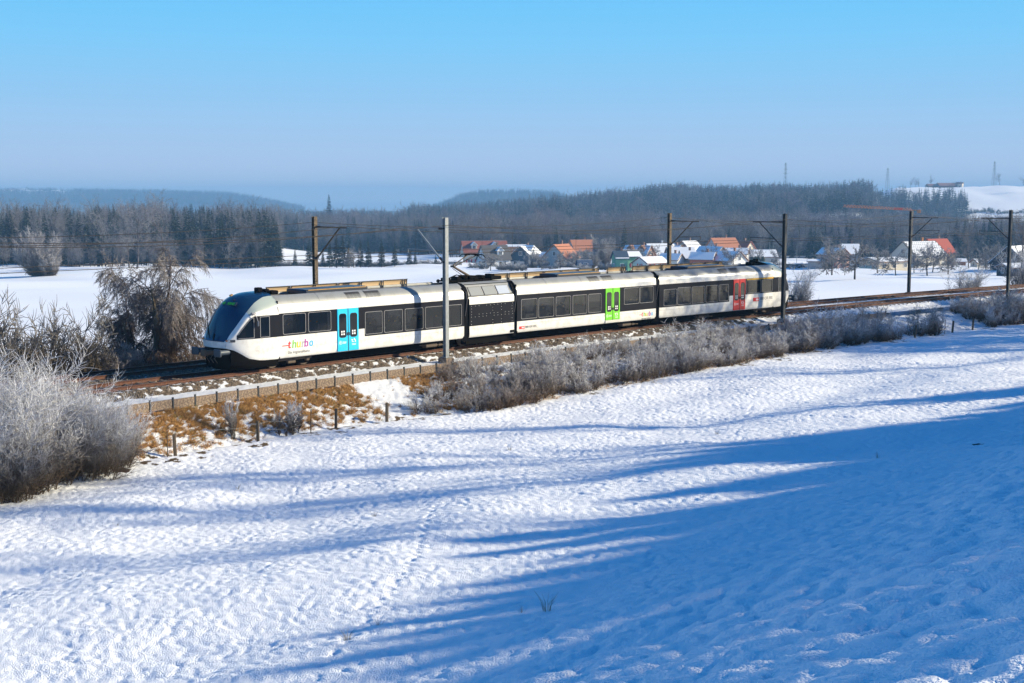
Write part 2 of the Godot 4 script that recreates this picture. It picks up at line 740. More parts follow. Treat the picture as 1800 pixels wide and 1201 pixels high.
# whether that piece of far ground lies under trees
func is_wood(px: float, zf: float) -> bool:
	if zf > 2400.0:
		if zf > 4050 and zf < 4480 and n_soft.get_noise_2d(px * 0.25, zf * 0.02) > -0.15 and px < 135.0 and zf > 4300:
			return false
		return true
	if px < 490.0:
		return zf > 455.0 + 0.12 * maxf(px, 0.0) - (60.0 * sm(350, 490, px))
	if px < 790.0:
		return zf > 790.0 - 60.0 * sm(640, 790, px)
	if zf < 600.0:
		return false
	if zf < 740.0:
		return true
	if ((px > 1300.0 and px < 1560.0) or (px > 940.0 and px < 1000.0)) and zf > 945.0 and zf < 1020.0:
		return false
	if px > 1690.0 + 8.0 * sin(zf * 0.02):
		return zf < 930.0
	if px > 1530.0:
		return zf < 1400.0
	return zf < 1700.0


func bank_snow(r: float, s: float) -> bool:
	var f := foot(s)
	var t := (r - 2.78) / (f.x - 2.78)
	var want := lerpf(0.33, 0.62, t)
	want = maxf(want, 0.8 * sm(-9.9, -9.0, s) * (1.0 - sm(-7.0, -5.0, s)))
	want = lerpf(want, 0.62, sm(-5.0, 0.0, s))
	want = lerpf(want, 0.85, sm(24.0, 36.0, s))
	want += 0.5 * sm(0.93, 1.02, t)
	var v := n_patch.get_noise_2d(s * 1.2 + r * 0.5, r * 2.3) * 0.8 + n_fine.get_noise_2d(s * 0.5, r * 0.6) * 0.16
	return 0.5 + 0.62 * v < want


func grass_tufts() -> void:
	var tuft := MB.new()
	for k in 9:
		var a := rnd(0, TAU)
		var l := rnd(.10, .24)
		var b := Vector3(cos(a) * .03, 0, sin(a) * .03)
		var side := Vector3(-sin(a), 0, cos(a)) * .007
		var m := b + Vector3(cos(a) * l * .35, l * .55, sin(a) * l * .35)
		var e := b + Vector3(cos(a) * l * .95, l * rnd(.2, .6), sin(a) * l * .95)
		tuft.quad(b - side, m - side * .8, m + side * .8, b + side)
		tuft.tri(m - side * .8, e, m + side * .8)
	var places := []
	for k in 24000:
		var s := rnd(-33.0, 40.0) if k % 3 else rnd(-33.0, -4.0)
		var f := foot(s)
		var r := rnd(2.85, f.x + 0.5)
		if k % 3 == 0 and s > -4.0:
			r = f.x + rnd(-.8, .35)
		if (not bank_snow(r, s) or (s > -4.0 and s < 26.0 and rng.randf() < .4)) and (s < -3.0 or r > f.x - 1.6):
			var t := trk_t(s, r, near_h(r, s) - 0.01)
			var sc := rnd(0.7, 1.5)
			t.basis = t.basis * Basis(Vector3.RIGHT, 0.5) * Basis(Vector3.UP, rnd(0, TAU)) * Basis.from_scale(Vector3(sc, sc, sc))
			var g := n_mid.get_noise_2d(s * 0.35 + 9.0, r * 0.5)
			var cc := Color(.26, .125, .03).lerp(Color(.46, .25, .075), rng.randf())
			if rng.randf() < 0.05:
				cc = Color(.15, .14, .03)
			places.append([t, cc])
	scatter("dry_grass", tuft, M.leaf, places, "brown winter grass tufts on the railway embankment")


func scatter(called: String, mb: MB, m: Material, places: Array, label: String) -> MultiMeshInstance3D:
	var mm := MultiMesh.new()
	mm.transform_format = MultiMesh.TRANSFORM_3D
	mm.use_colors = true
	mm.mesh = mb.mesh(m)
	mm.instance_count = places.size()
	for k in places.size():
		mm.set_instance_transform(k, places[k][0])
		mm.set_instance_color(k, places[k][1])
	var o := MultiMeshInstance3D.new()
	o.multimesh = mm
	o.name = numbered(called)
	add_child(o)
	tag(o, label, "", "", "stuff")
	return o


# ---------------------------------------------------------------- the line
const SA := -62.0
const SB := 96.0


func bed_h(r: float) -> float:
	return table([-6.5, -5.7, -5.15, 1.22, 1.75, 2.8], [-0.75, -0.48, -0.2, -0.2, -0.5, -0.56], r)


func bed_snow(r: float, s: float) -> bool:
	var rz := sm(24, 34, s)
	var lz := 1.0 - sm(-16, -9, s)
	var w := 0.0
	if r > 1.72:
		w = 1.3
	elif r > 1.12:
		w = lerpf(0.40, 0.9, rz)
	elif r > 0.92:
		w = 0.72
	elif r > -0.9:
		w = lerpf(0.34 - 0.14 * lz, 0.66, rz)
	elif r > -3.0:
		w = lerpf(0.36 - 0.16 * lz, 0.72, rz)
	elif r > -4.8:
		w = lerpf(0.34 - 0.14 * lz, 0.66, rz)
	else:
		w = lerpf(0.30, 0.9, rz)
	for c in [0.75, -0.75, -3.15, -4.65]:
		if absf(r - c) < 0.17:
			w *= 0.12
	var v := n_patch.get_noise_2d(s * 0.9, r * 1.7) * 0.75 + n_fine.get_noise_2d(s * 0.5, r * 0.5) * 0.2
	return 0.5 + 0.62 * v < w


func build_line() -> void:
	var mb := MB.new()
	var gr := []
	var gc := []
	var r := -6.6
	while r < 2.86:
		var row := PackedVector3Array()
		var cr := PackedColorArray()
		var k := 0
		while k < 1130:
			var s := SA + k * 0.14
			var sn := bed_snow(r, s)
			row.append(trk(s, r, bed_h(r) + (0.035 if sn else 0.0) + n_fine.get_noise_2d(s, r) * 0.02 + n_mid.get_noise_2d(s, r) * 0.015))
			var rust := 0.0
			for c in [0.75, -0.75, -3.15, -4.65]:
				rust = maxf(rust, 1.0 - sm(0.12, 0.5, absf(r - c)))
			var cc := Color(.15, .11, .075).lerp(Color(.14, .075, .045), rust)
			cc = cc * (0.8 + 0.35 * n_fine.get_noise_2d(s * 0.8, r * 0.8))
			cr.append(Color(.86, .875, .905) if sn else cc)
			k += 1
		gr.append(row)
		gc.append(cr)
		r += 0.075 if r > 0.85 else 0.13
	mb.grid(gr, gc, true)
	tag(obj("ballast_bed", mb, M.soil), "stony track bed partly under snow", "", "", "structure")
	# loose stones
	var st := MB.new()
	var lat := [Vector3(0, 1, 0), Vector3(1, .1, .2), Vector3(.2, -.1, 1), Vector3(-1, .15, .1), Vector3(-.1, 0, -1), Vector3(.6, .6, -.5), Vector3(0, -1, 0)]
	for k in lat.size():
		lat[k] = lat[k] * rnd(.8, 1.15)
	for f in [[0, 1, 5], [0, 2, 1], [0, 3, 2], [0, 4, 3], [0, 5, 4], [1, 4, 5], [1, 2, 6], [2, 3, 6], [3, 4, 6], [4, 1, 6]]:
		st.tri(lat[f[0]], lat[f[2]], lat[f[1]])
	var places := []
	for k in 62000:
		var s := rnd(-40.0, 60.0)
		var rr := rnd(1.08, 1.85) if k % 5 < 3 else rnd(-6.0, 1.1)
		if bed_snow(rr, s) and rng.randf() < 0.97:
			continue
		var sc := rnd(.022, .052)
		var t := trk_t(s, rr, bed_h(rr) + 0.012)
		t.basis = t.basis * Basis.from_euler(Vector3(rnd(0, 6), rnd(0, 6), rnd(0, 6))) * Basis.from_scale(Vector3(sc, sc * .8, sc * 1.1))
		places.append([t, Color(.12, .085, .055).lerp(Color(.30, .235, .165), rng.randf())])
	scatter("ballast_gravel", st, M.stone, places, "brown ballast stones along the tracks")
	# two tracks
	for side in 2:
		var rc: float = [0.0, -3.9][side]
		var t := thing("railway_track", ["near railway track of rusty rails, the one that carries the train", "far railway track of rusty rails, empty, behind the train"][side], "railway track", trk_t(0, rc))
		var inv := t.transform.affine_inverse()
		for o in [0.75, -0.75]:
			for part in 2:
				var prof := [[-.075, -.17], [-.075, -.15], [-.012, -.13], [-.012, -.055], [-.037, -.04], [-.037, -.003], [-.03, 0.0], [.03, 0.0], [.037, -.003], [.037, -.04], [.012, -.055], [.012, -.13], [.075, -.15], [.075, -.17]]
				if part == 1:
					prof = [[-.024, 0.002], [.024, 0.002]]
				var rows := []
				for p in prof:
					var row := PackedVector3Array()
					var s := SA
					while s <= SB:
						row.append(inv * trk(s, rc + o + p[0], p[1]))
						s += 1.0
					rows.append(row)
				var b := MB.new()
				b.grid(rows, [], true)
				obj(["rail", "rail_head"][part], b, [M.rust, M.railtop][part], t)
		var sl := MB.new()
		sl.soft_box(Vector3(0, -.2, 0), Vector3(.24, .10, 2.6), .02)
		for o in [0.75, -0.75]:
			sl.soft_box(Vector3(0, -.145, o + .1), Vector3(.12, .04, .08), .01)
			sl.soft_box(Vector3(0, -.145, o - .1), Vector3(.12, .04, .08), .01)
		var sm_ := sl.mesh(M.sleeper)
		var s := -34.0
		while s < 80.0:
			var o := put("sleeper", sm_, t)
			o.transform = inv * trk_t(s, rc)
			s += 0.62
	# low retaining wall of concrete panels between steel posts
	var w := thing("retaining_wall", "low retaining wall of weathered concrete panels between steel posts below the track", "wall", trk_t(-14, 2.78, -0.9))
	var iw := w.transform.affine_inverse()
	var pm := MB.new()
	pm.soft_box(Vector3(0, .20, 0), Vector3(1.10, .42, .07), .012)
	var pmesh := pm.mesh(M.concrete)
	var po := MB.new()
	po.box(Vector3(0, .22, .035), Vector3(.06, .56, .012))
	po.box(Vector3(0, .22, -.02), Vector3(.012, .54, .10))
	var pomesh := po.mesh(M.steel)
	for k in 66:
		var s := -33.0 + k * 1.16
		var o := put("concrete_panel", pmesh, w)
		o.transform = iw * trk_t(s, 2.78, -0.9 + rnd(-.015, .015))
		o.rotate_object_local(Vector3.RIGHT, rnd(-.03, .03))
		var q := put("steel_post", pomesh, w)
		q.transform = iw * trk_t(s + 0.58, 2.80, -0.9)


# ---------------------------------------------------------------- the train
func strip(mb: MB, x0: float, x1: float, pts: Array, sg: int) -> void:
	var rows := []
	for p in pts:
		rows.append(PackedVector3Array([Vector3(x0, p[1], p[0] * sg), Vector3(x1, p[1], p[0] * sg)]))
	mb.grid(rows, [], sg < 0)


func rr(x0: float, x1: float, y0: float, y1: float, rad: float) -> Array:
	var out := []
	for q in [[x0 + rad, y0 + rad, PI], [x1 - rad, y0 + rad, 1.5 * PI], [x1 - rad, y1 - rad, 0.0], [x0 + rad, y1 - rad, 0.5 * PI]]:
		for k in 6:
			var a: float = q[2] + 0.5 * PI * k / 5.0
			out.append(Vector2(q[0] + rad * cos(a), q[1] + rad * sin(a)))
	return out


func ring(mb: MB, outer: Array, inner: Array, z: float, sg: int) -> void:
	for k in outer.size():
		var j := (k + 1) % outer.size()
		mb.quadn(Vector3(outer[k].x, outer[k].y, z * sg), Vector3(outer[j].x, outer[j].y, z * sg), Vector3(inner[j].x, inner[j].y, z * sg), Vector3(inner[k].x, inner[k].y, z * sg), Vector3(0, 0, sg))


func disc(mb: MB, p: Array, z: float, sg: int) -> void:
	for k in range(1, p.size() - 1):
		mb.quadn(Vector3(p[0].x, p[0].y, z * sg), Vector3(p[k].x, p[k].y, z * sg), Vector3(p[k + 1].x, p[k + 1].y, z * sg), Vector3(p[k + 1].x, p[k + 1].y, z * sg), Vector3(0, 0, sg))


func car_window(t: Node3D, x0: float, x1: float, y0: float, y1: float, sg: int, z := 1.5) -> void:
	var box := []
	for p in rr(x0, x1, y0, y1, 0.09):
		box.append(Vector2(x0 - .005 if p.x < x0 + .1 else x1 + .005 if p.x > x1 - .1 else p.x, y0 - .005 if p.y < y0 + .1 else y1 + .005 if p.y > y1 - .1 else p.y))
	var b := MB.new()
	ring(b, box, rr(x0 + .03, x1 - .03, y0 + .03, y1 - .03, 0.08), z - 0.004, sg)
	var w := obj("window", b, M.rubber, t)
	b = MB.new()
	ring(b, rr(x0 + .004, x1 - .004, y0 + .004, y1 - .004, .09), rr(x0 + .026, x1 - .026, y0 + .026, y1 - .026, .08), z + 0.004, sg)
	obj("window_trim", b, M.frame, w)
	b = MB.new()
	b.quadn(Vector3(x0, y0, sg * (z - .03)), Vector3(x1, y0, sg * (z - .03)), Vector3(x1, y1, sg * (z - .03)), Vector3(x0, y1, sg * (z - .03)), Vector3(0, 0, sg))
	obj("pane", b, M.glass, w)


func lettering(called: String, text: String, em: float, m: Material, parent: Node3D, at: Vector3, sg := 1, bold := true, slant := 0.0) -> void:
	var f := SystemFont.new()
	f.font_names = PackedStringArray(["Droid Sans"])
	f.font_weight = 700 if bold else 400
	var tm := TextMesh.new()
	tm.text = text
	tm.font = f
	tm.font_size = 48
	tm.pixel_size = em / 48.0
	tm.depth = 0.006
	tm.horizontal_alignment = HORIZONTAL_ALIGNMENT_LEFT
	tm.vertical_alignment = VERTICAL_ALIGNMENT_BOTTOM
	tm.curve_step = 1.5
	tm.material = m
	var o := put(called, tm, parent)
	o.transform = Transform3D(Basis(Vector3(1, 0, 0) * sg, Vector3(slant * sg, 1, 0), Vector3(0, 0, sg)), at)


func car_door(t: Node3D, x0: float, x1: float, m: Material, sg: int, y0 := 0.57) -> void:
	for leaf in 2:
		var a := lerpf(x0, x1, leaf * 0.5) + 0.012
		var e := lerpf(x0, x1, leaf * 0.5 + 0.5) - 0.012
		var b := MB.new()
		b.soft_box(Vector3((a + e) * .5, (y0 + 2.70) * .5, sg * 1.50), Vector3(e - a, 2.70 - y0, .07), .015)
		var d := obj("door", b, m, t)
		b = MB.new()
		disc(b, rr(a + .10, e - .10, 1.24, 2.46, .14), 1.537, sg)
		obj("door_gasket", b, M.rubber, d)
		b = MB.new()
		disc(b, rr(a + .13, e - .13, 1.27, 2.43, .11), 1.540, sg)
		obj("door_pane", b, M.darkglass, d)
		b = MB.new()
		for q in [[-.07, 1.42], [.07, 1.42], [-.07, 1.55], [.07, 1.55]]:
			b.box(Vector3((a + e) * .5 + q[0], q[1], sg * 1.541), Vector3(.085, .085, .004))
		obj("door_notice", b, M.signwhite, d)
		b = MB.new()
		b.soft_box(Vector3(a + .05 if leaf else e - .05, 1.42, sg * 1.54), Vector3(.05, .16, .03), .01)
		obj("door_button", b, M.rubber, d)
		if sg < 0:
			continue
		b = MB.new()
		var ex := a + (.17 if leaf == 0 else .35)
		if leaf == 0:
			# a small wheel of strokes beside the letters
			for k in 7:
				var an := TAU * k / 7.0
				b.box(Vector3(ex + cos(an) * .075, 1.0 + sin(an) * .085, 1.538), Vector3(.05, .03, .003), Basis(Vector3(0, 0, 1), an + .6))
			b.box(Vector3(ex, 1.0, 1.538), Vector3(.05, .05, .003), Basis(Vector3(0, 0, 1), .5))
			obj("door_emblem", b, M.signwhite, d)
			lettering("door_lettering", "ZVV", .15, M.signwhite, d, Vector3(ex + .13, .90, 1.537))
		else:
			for q in [[-.12, 1.10, .10, .05], [.03, 1.12, .06, .09], [.10, 1.04, .05, .12], [-.06, 1.00, .16, .03], [-.11, 1.04, .03, .10], [0, .90, .27, .022], [0, .845, .24, .022]]:
				b.box(Vector3(ex + q[0], q[1], 1.538), Vector3(q[2], q[3], .003))
			obj("door_emblem", b, M.signwhite, d)
	var g := MB.new()
	g.box(Vector3((x0 + x1) * .5, (y0 + 2.70) * .5, sg * 1.525), Vector3(.03, 2.70 - y0, .03))
	obj("door_seal", g, M.rubber, t)


# one carriage: shell, roof, window band with real openings, interior. lo: list of [from, band bottom]; sizes in metres from the carriage's middle
func carriage(train: Node3D, called: String, sa: float, sb: float, sh0: float, sh1: float, lo: Array, wins: Array, doors: Array, door_m: Material, vents: Array) -> Node3D:
	var sm_ := (sa + sb) * 0.5
	var tr := trk_t(sm_, 0)
	tr.origin = (trk(sa, 0) + trk(sb, 0)) * 0.5
	var c := Node3D.new()
	c.name = called
	train.add_child(c)
	c.transform = train.transform.affine_inverse() * tr
	var x0 := sh0 - sm_
	var x1 := sh1 - sm_
	var low := MB.new()
	var shoulder := MB.new()
	var band := MB.new()
	for sg in [1, -1]:
		for k in lo.size():
			var a: float = maxf(lo[k][0] - sm_, x0)
			var e: float = x1 if k == lo.size() - 1 else lo[k + 1][0] - sm_
			strip(low, a, e, [[1.42, .53], [1.47, .58], [1.495, .72], [1.5, .95], [1.5, lo[k][1]]], sg)
			# the band, cut round its windows
			var cuts := [a, e]
			for w in wins:
				for q in [w[0] - sm_, w[1] - sm_]:
					if q > a + .001 and q < e - .001:
						cuts.append(q)
			cuts.sort()
			for j in cuts.size() - 1:
				var mid: float = (cuts[j] + cuts[j + 1]) * 0.5 + sm_
				var hit := []
				for w in wins:
					if mid > w[0] and mid < w[1]:
						hit = w
				if hit.is_empty():
					strip(band, cuts[j], cuts[j + 1], [[1.5, lo[k][1]], [1.5, 2.7]], sg)
				else:
					strip(band, cuts[j], cuts[j + 1], [[1.5, lo[k][1]], [1.5, hit[2]]], sg)
					strip(band, cuts[j], cuts[j + 1], [[1.5, hit[3]], [1.5, 2.7]], sg)
		strip(low, x0, x1, [[1.5, 2.7], [1.497, 2.85], [1.475, 3.0], [1.42, 3.12]], sg)
		strip(shoulder, x0, x1, [[1.42, 3.12], [1.365, 3.24], [1.275, 3.35], [1.15, 3.45], [.98, 3.54], [.96, 3.50], [.95, 3.40]], sg)
	obj("body_shell", low, M.white, c)
	obj("roof_shoulder", shoulder, M.grey, c)
	obj("window_band", band, M.band, c)
	var b := MB.new()
	b.box(Vector3((x0 + x1) * .5, 3.40, 0), Vector3(x1 - x0, .03, 1.9))
	obj("roof_deck", b, M.roofdark, c)
	b = MB.new()
	for x in [x0 + .03, x1 - .03]:
		b.box(Vector3(x, 1.62, 0), Vector3(.05, 2.2, 2.96))
		b.box(Vector3(x, 3.0, 0), Vector3(.05, .6, 2.8))
		b.box(Vector3(x, 3.38, 0), Vector3(.05, .2, 2.2))
	obj("end_wall", b, M.black, c)
	b = MB.new()
	b.box(Vector3((x0 + x1) * .5, 2.74, 0), Vector3(x1 - x0 - .1, .02, 2.9))
	b.box(Vector3(x0 + .08, 1.7, 0), Vector3(.03, 2.0, 2.9))
	b.box(Vector3(x1 - .08, 1.7, 0), Vector3(.03, 2.0, 2.9))
	obj("ceiling_lining", b, M.cabin, c)
	b = MB.new()
	b.box(Vector3((x0 + x1) * .5, .72, 0), Vector3(x1 - x0 - .1, .04, 2.9))
	b.box(Vector3((x0 + x1) * .5, .33, 0), Vector3(x1 - x0, .40, 1.7))
	obj("underframe", b, M.under, c)
	# seats
	var se := MB.new()
	se.soft_box(Vector3(0, 1.35, 0), Vector3(.12, .85, 1.0), .05)
	se.soft_box(Vector3(.22, 1.05, 0), Vector3(.42, .14, 1.0), .04)
	se.soft_box(Vector3(-.22, 1.05, 0), Vector3(.42, .14, 1.0), .04)
	var hd := MB.new()
	hd.soft_box(Vector3(.0, 1.78, .25), Vector3(.10, .10, .06), .015)
	hd.soft_box(Vector3(.0, 1.78, -.25), Vector3(.10, .10, .06), .015)
	var sem := se.mesh(M.seat)
	var hdm := hd.mesh(M.yellow)
	var x := x0 + .9
	while x < x1 - .6:
		var free := true
		for d in doors:
			if x > d[0] - sm_ - .7 and x < d[1] - sm_ + .7:
				free = false
		if free:
			for z in [.85, -.85]:
				var o := put("seat", sem, c)
				var up := .32 if lo[0][1] > 1.4 and x + sm_ < doors[0][0] else 0.0
				o.position = Vector3(x, up, z)
				put("seat_handle", hdm, o)
		x += 1.75
	for w in wins:
		for sg in [1, -1]:
			car_window(c, w[0] - sm_, w[1] - sm_, w[2], w[3], sg)
	for d in doors:
		for sg in [1, -1]:
			car_door(c, d[0] - sm_, d[1] - sm_, door_m, sg, d[2])
	# joints between roof panels and along the skirt
	var sj := MB.new()
	x = x0 + 2.6
	while x < x1 - 1.0:
		for q in [[[1.42, 3.12], [1.365, 3.24]], [[1.365, 3.24], [1.275, 3.35]], [[1.275, 3.35], [1.15, 3.45]], [[1.15, 3.45], [.98, 3.54]]]:
			sj.bar(Vector3(x, q[0][1] + .003, q[0][0] + .002), Vector3(x, q[1][1] + .003, q[1][0] + .002), .006, .016)
		x += 3.1
	sj.box(Vector3((x0 + x1) * .5, 1.02, 1.501), Vector3(x1 - x0 - .06, .008, .004))
	obj("panel_joint", sj, M.frame, c)
	for g in vents:
		for k in 4:
			var vb := MB.new()
			var vx: float = g[0] - sm_ + (g[1] - g[0]) * (k + .5) / 4.0
			for j in 7:
				var f := (j + .5) / 7.0
				var pz := lerpf(1.372, 1.13, f)
				var py := lerpf(3.19, 3.465, f) + sin(f * PI) * .02
				vb.box(Vector3(vx, py + .012, pz + .012), Vector3((g[1] - g[0]) / 4.0 - .035, .012, .05), Basis(Vector3.RIGHT, .3))
			vb.bar(Vector3(vx, 3.175, 1.392), Vector3(vx, 3.475, 1.118), (g[1] - g[0]) / 4.0 - .03, .012)
			obj("vent", vb, M.ink, c)
	return c


func fairing(c: Node3D, sm_: float, a: float, e: float) -> void:
	# the far roof fairing, whose tan inside is what one sees over the near edge
	var x := a
	while x < e - .05:
		var w := minf(1.55, e - x)
		var b := MB.new()
		var rows := []
		for p in [[-1.0, 3.46], [-.99, 3.6], [-.955, 3.71], [-.90, 3.79]]:
			rows.append(PackedVector3Array([Vector3(x - sm_ + .012, p[1], p[0]), Vector3(x + w - sm_ - .012, p[1], p[0])]))
		b.grid(rows, [], false)
		var o := obj("roof_fairing", b, M.tan, c)
		b = MB.new()
		for q in [.06, w - .06]:
			b.bar(Vector3(x - sm_ + q, 3.42, -.93), Vector3(x - sm_ + q, 3.77, -.905), .05, .03)
		b.box(Vector3(x - sm_ + w * .5, 3.80, -.895), Vector3(w, .025, .05))
		obj("fairing_rib", b, M.ink, o)
		x += w


func roof_unit(c: Node3D, sm_: float, a: float, e: float) -> void:
	var b := MB.new()
	b.soft_box(Vector3((a + e) * .5 - sm_, 3.56, -.02), Vector3(e - a, .24, 1.45), .05)
	var o := obj("roof_unit", b, M.roofdark, c)
	b = MB.new()
	b.box(Vector3((a + e) * .5 - sm_, 3.66, .70), Vector3(e - a - .3, .04, .05))
	b.box(Vector3((a + e) * .5 - sm_, 3.68, -.72), Vector3(e - a - .3, .04, .05))
	obj("unit_rim", b, M.amber, o)
	b = MB.new()
	for k in 5:
		b.soft_box(Vector3(a - sm_ + (e - a) * (k + .5) / 5.0, 3.685, -.02), Vector3((e - a) / 5.0 - .08, .03, 1.1), .01)
	obj("unit_cover", b, mat(lin(.05, .08, .12), .35), o)


const NX := [0.0, .05, .1, .18, .3, .45, .62, .8, 1.0, 1.25, 1.5, 1.8, 2.1, 2.4, 2.66]


func nose_w(x: float) -> float:
	return table([0, .2, .5, .9, 1.4, 2.2], [.90, 1.08, 1.24, 1.37, 1.455, 1.5], x)


func nose_top(x: float) -> float:
	return table([0, .13, .19, .29, .50, .82, 1.2, 1.8, 2.66], [1.52, 1.62, 1.95, 2.4, 2.9, 3.25, 3.53, 3.69, 3.73], x)


func nose_b(x: float) -> float:
	return minf(table([0, .16, .33, .63, .90, 1.18, 1.58, 2.1, 2.66], [1.50, 1.74, 2.01, 2.43, 2.76, 3.03, 3.32, 3.50, 3.54], x), nose_top(x) - .01)


func nose_pts(x: float) -> Array:
	var w := nose_w(x)
	var yb := nose_b(x)
	var y0 := table([0, .3, .6, .95, 1.6, 2.66], [1.20, 1.10, .92, .68, .545, .53], x)
	var y3 := minf(yb - .26 * sm(0, .3, x) - .02, 2.7)
	var z6 := lerpf(w - .17, .98, sm(.5, 2.4, x))
	var out := [[w - .05, y0], [w, y0 + .14], [w, maxf(1.46, y0 + .2)], [w, maxf(y3, 1.48)]]
	for q in [[.33, .06], [.62, .26], [1.0, 1.0]]:
		out.append([lerpf(w, z6, q[1] if q[0] < 1 else 1.0), lerpf(maxf(y3, 1.48), yb, q[0])])
	# the full section of the carriage at the joint
	if x > 2.0:
		var full := [[1.45, .53], [1.5, .67], [1.5, 1.46], [1.5, 2.7], [1.42, 3.12], [1.275, 3.35], [.98, 3.54]]
		for k in 7:
			for j in 2:
				out[k][j] = lerpf(out[k][j], full[k][j], sm(2.0, 2.66, x))
	return out


func nose(train: Node3D, at: Transform3D, front: bool) -> void:
	var c := Node3D.new()
	c.name = "front_cab" if front else "rear_cab"
	train.add_child(c)
	c.transform = train.transform.affine_inverse() * at
	var white := MB.new()
	var sage := MB.new()
	for sg in [1, -1]:
		for part in 3:
			var rows := []
			for x in NX:
				if (part == 1 and x > 1.0) or (part == 2 and x < 1.0):
					continue
				var p := nose_pts(x)
				var row := PackedVector3Array()
				for k in (range(0, 5) if part == 0 else range(4, 7)):
					row.append(Vector3(x, p[k][1], p[k][0] * sg))
				rows.append(row)
			(sage if part == 2 else white).grid(rows, [], sg > 0)
	# the white lip under the windscreen
	var p0 := nose_pts(0.0)
	for k in 8:
		var za := lerpf(-1.0, 1.0, k / 8.0)
		var zb := lerpf(-1.0, 1.0, (k + 1) / 8.0)
		var xa := -.10 * (1 - za * za)
		var xb := -.10 * (1 - zb * zb)
		white.quad(Vector3(xa, 1.2, za * p0[0][0]), Vector3(xa, 1.50, za * p0[3][0]), Vector3(xb, 1.50, zb * p0[3][0]), Vector3(xb, 1.2, zb * p0[0][0]))
	obj("cab_shell", white, M.white, c)
	obj("cab_roof_corner", sage, M.sage, c)
	var ws := MB.new()
	var rows := []
	for x in NX:
		var p := nose_pts(x)
		var yb: float = p[6][1]
		var row := PackedVector3Array()
		for k in 13:
			var w := 1.0 - k / 6.0
			row.append(Vector3(x - .10 * (1 - w * w) * (1 - sm(0, .3, x)), yb + (nose_top(x) - yb) * (1 - pow(absf(w), 2.4)), w * p[6][0]))
		rows.append(row)
	ws.grid(rows, [], true)
	obj("windscreen", ws, M.windscreen, c)
	var ap := MB.new()
	rows = []
	for q in [[-.06, 1.2, .74], [-.12, 1.05, .78], [-.05, .75, .84], [.02, .35, .86], [.1, .16, .72]]:
		var row := PackedVector3Array()
		for k in 9:
			var w := 1.0 - k / 4.0
			row.append(Vector3(q[0] + .28 * w * w, q[1], w * q[2]))
		rows.append(row)
	ap.grid(rows, [], false)
	for sg in [1, -1]:
		rows = []
		for q in [[-.34, .16], [-.14, .3], [-.06, .62], [-.05, 1.15]]:
			var row := PackedVector3Array()
			for x in [.18, .4, .7, 1.0, 1.5, 2.0, 2.66]:
				row.append(Vector3(x, q[1], (nose_w(x) + q[0]) * sg))
			rows.append(row)
		ap.grid(rows, [], sg < 0)
	obj("bumper_apron", ap, M.under, c)
	for sg in [1, -1]:
		var bk := MB.new()
		var up := []
		var dn := []
		for x in [.40, .45, .53, .62, .8, 1.0, 1.25, 1.5, 1.8, 2.1, 2.4, 2.66]:
			var y: float = minf(nose_pts(x)[3][1] - .04, 2.68)
			dn.append(Vector3(x, 1.60, (nose_w(x) + .006) * sg))
			up.append(Vector3(x, maxf(y, 1.62), (nose_w(x) + .006) * sg))
		bk.grid([PackedVector3Array(dn), PackedVector3Array(up)], [], sg < 0)
		obj("cab_window_surround", bk, M.band, c)
		for part in 2:
			var gl := MB.new()
			up = []
			dn = []
			for x in ([.46, .53, .62, .8, 1.0, 1.22] if part == 0 else [1.56, 1.8, 2.08]):
				var y: float = minf(nose_pts(x)[3][1] - .09, 2.62)
				dn.append(Vector3(x, 1.65, (nose_w(x) + .011) * sg))
				up.append(Vector3(x, maxf(y, 1.66), (nose_w(x) + .011) * sg))
			gl.grid([PackedVector3Array(dn), PackedVector3Array(up)], [], sg < 0)
			var w := obj("cab_window", gl, M.darkglass, c)
			var fr := MB.new()
			for k in up.size() - 1:
				fr.bar(up[k], up[k + 1], .02, .022)
				fr.bar(dn[k], dn[k + 1], .02, .022)
			fr.bar(up[-1], dn[-1], .02, .022)
			if part:
				fr.bar(up[0], dn[0], .02, .022)
			obj("window_trim", fr, M.frame, w)
		# what shows behind the cab glass: a pale desk edge and the opposite window's light
		var lm := MB.new()
		lm.lathe(Vector3(.12, 1.55, .98 * sg), [[.0, -.02], [.075, 0.0], [.085, .03], [.07, .05]], 12, Basis(Vector3(0, 0, 1), PI * .5) * Basis(Vector3(1, 0, 0), 0.5 * sg))
		var h := obj("headlight", lm, M.lamp, c)
		lm = MB.new()
		lm.soft_box(Vector3(.22, 1.55, 1.12 * sg), Vector3(.24, .12, .03), .012, Basis(Vector3.UP, -.62 * sg))
		obj("headlight_surround", lm, M.ink, h)
		lm = MB.new()
		lm.soft_box(Vector3(.035, 1.56, .90 * sg), Vector3(.05, .08, .12), .015)
		obj("marker_lamp", lm, M.orange, h)
		var bf := MB.new()
		bf.tube([Vector3(.2, 1.02, .87 * sg), Vector3(-.42, 1.02, .87 * sg)], [.12, .12], 12)
		bf.soft_box(Vector3(-.47, 1.02, .87 * sg), Vector3(.09, .36, .52), .03)
		obj("buffer", bf, mat(lin(.05, .07, .09), .5), c)
		var mr := MB.new()
		mr.soft_box(Vector3(1.18, 2.80, (nose_w(1.2) + .03) * sg), Vector3(.24, .10, .12), .03)
		mr.tube([Vector3(1.15, 2.80, (nose_w(1.2) + .1) * sg), Vector3(1.28, 2.62, (nose_w(1.2) + .16) * sg), Vector3(1.36, 2.40, (nose_w(1.2) + .15) * sg)], [.02, .02, .015], 6)
		mr.soft_box(Vector3(1.37, 2.32, (nose_w(1.2) + .14) * sg), Vector3(.05, .26, .12), .02)
		obj("mirror", mr, M.frame, c)
	var cp := MB.new()
	cp.soft_box(Vector3(-.28, .98, 0), Vector3(.62, .22, .26), .03)
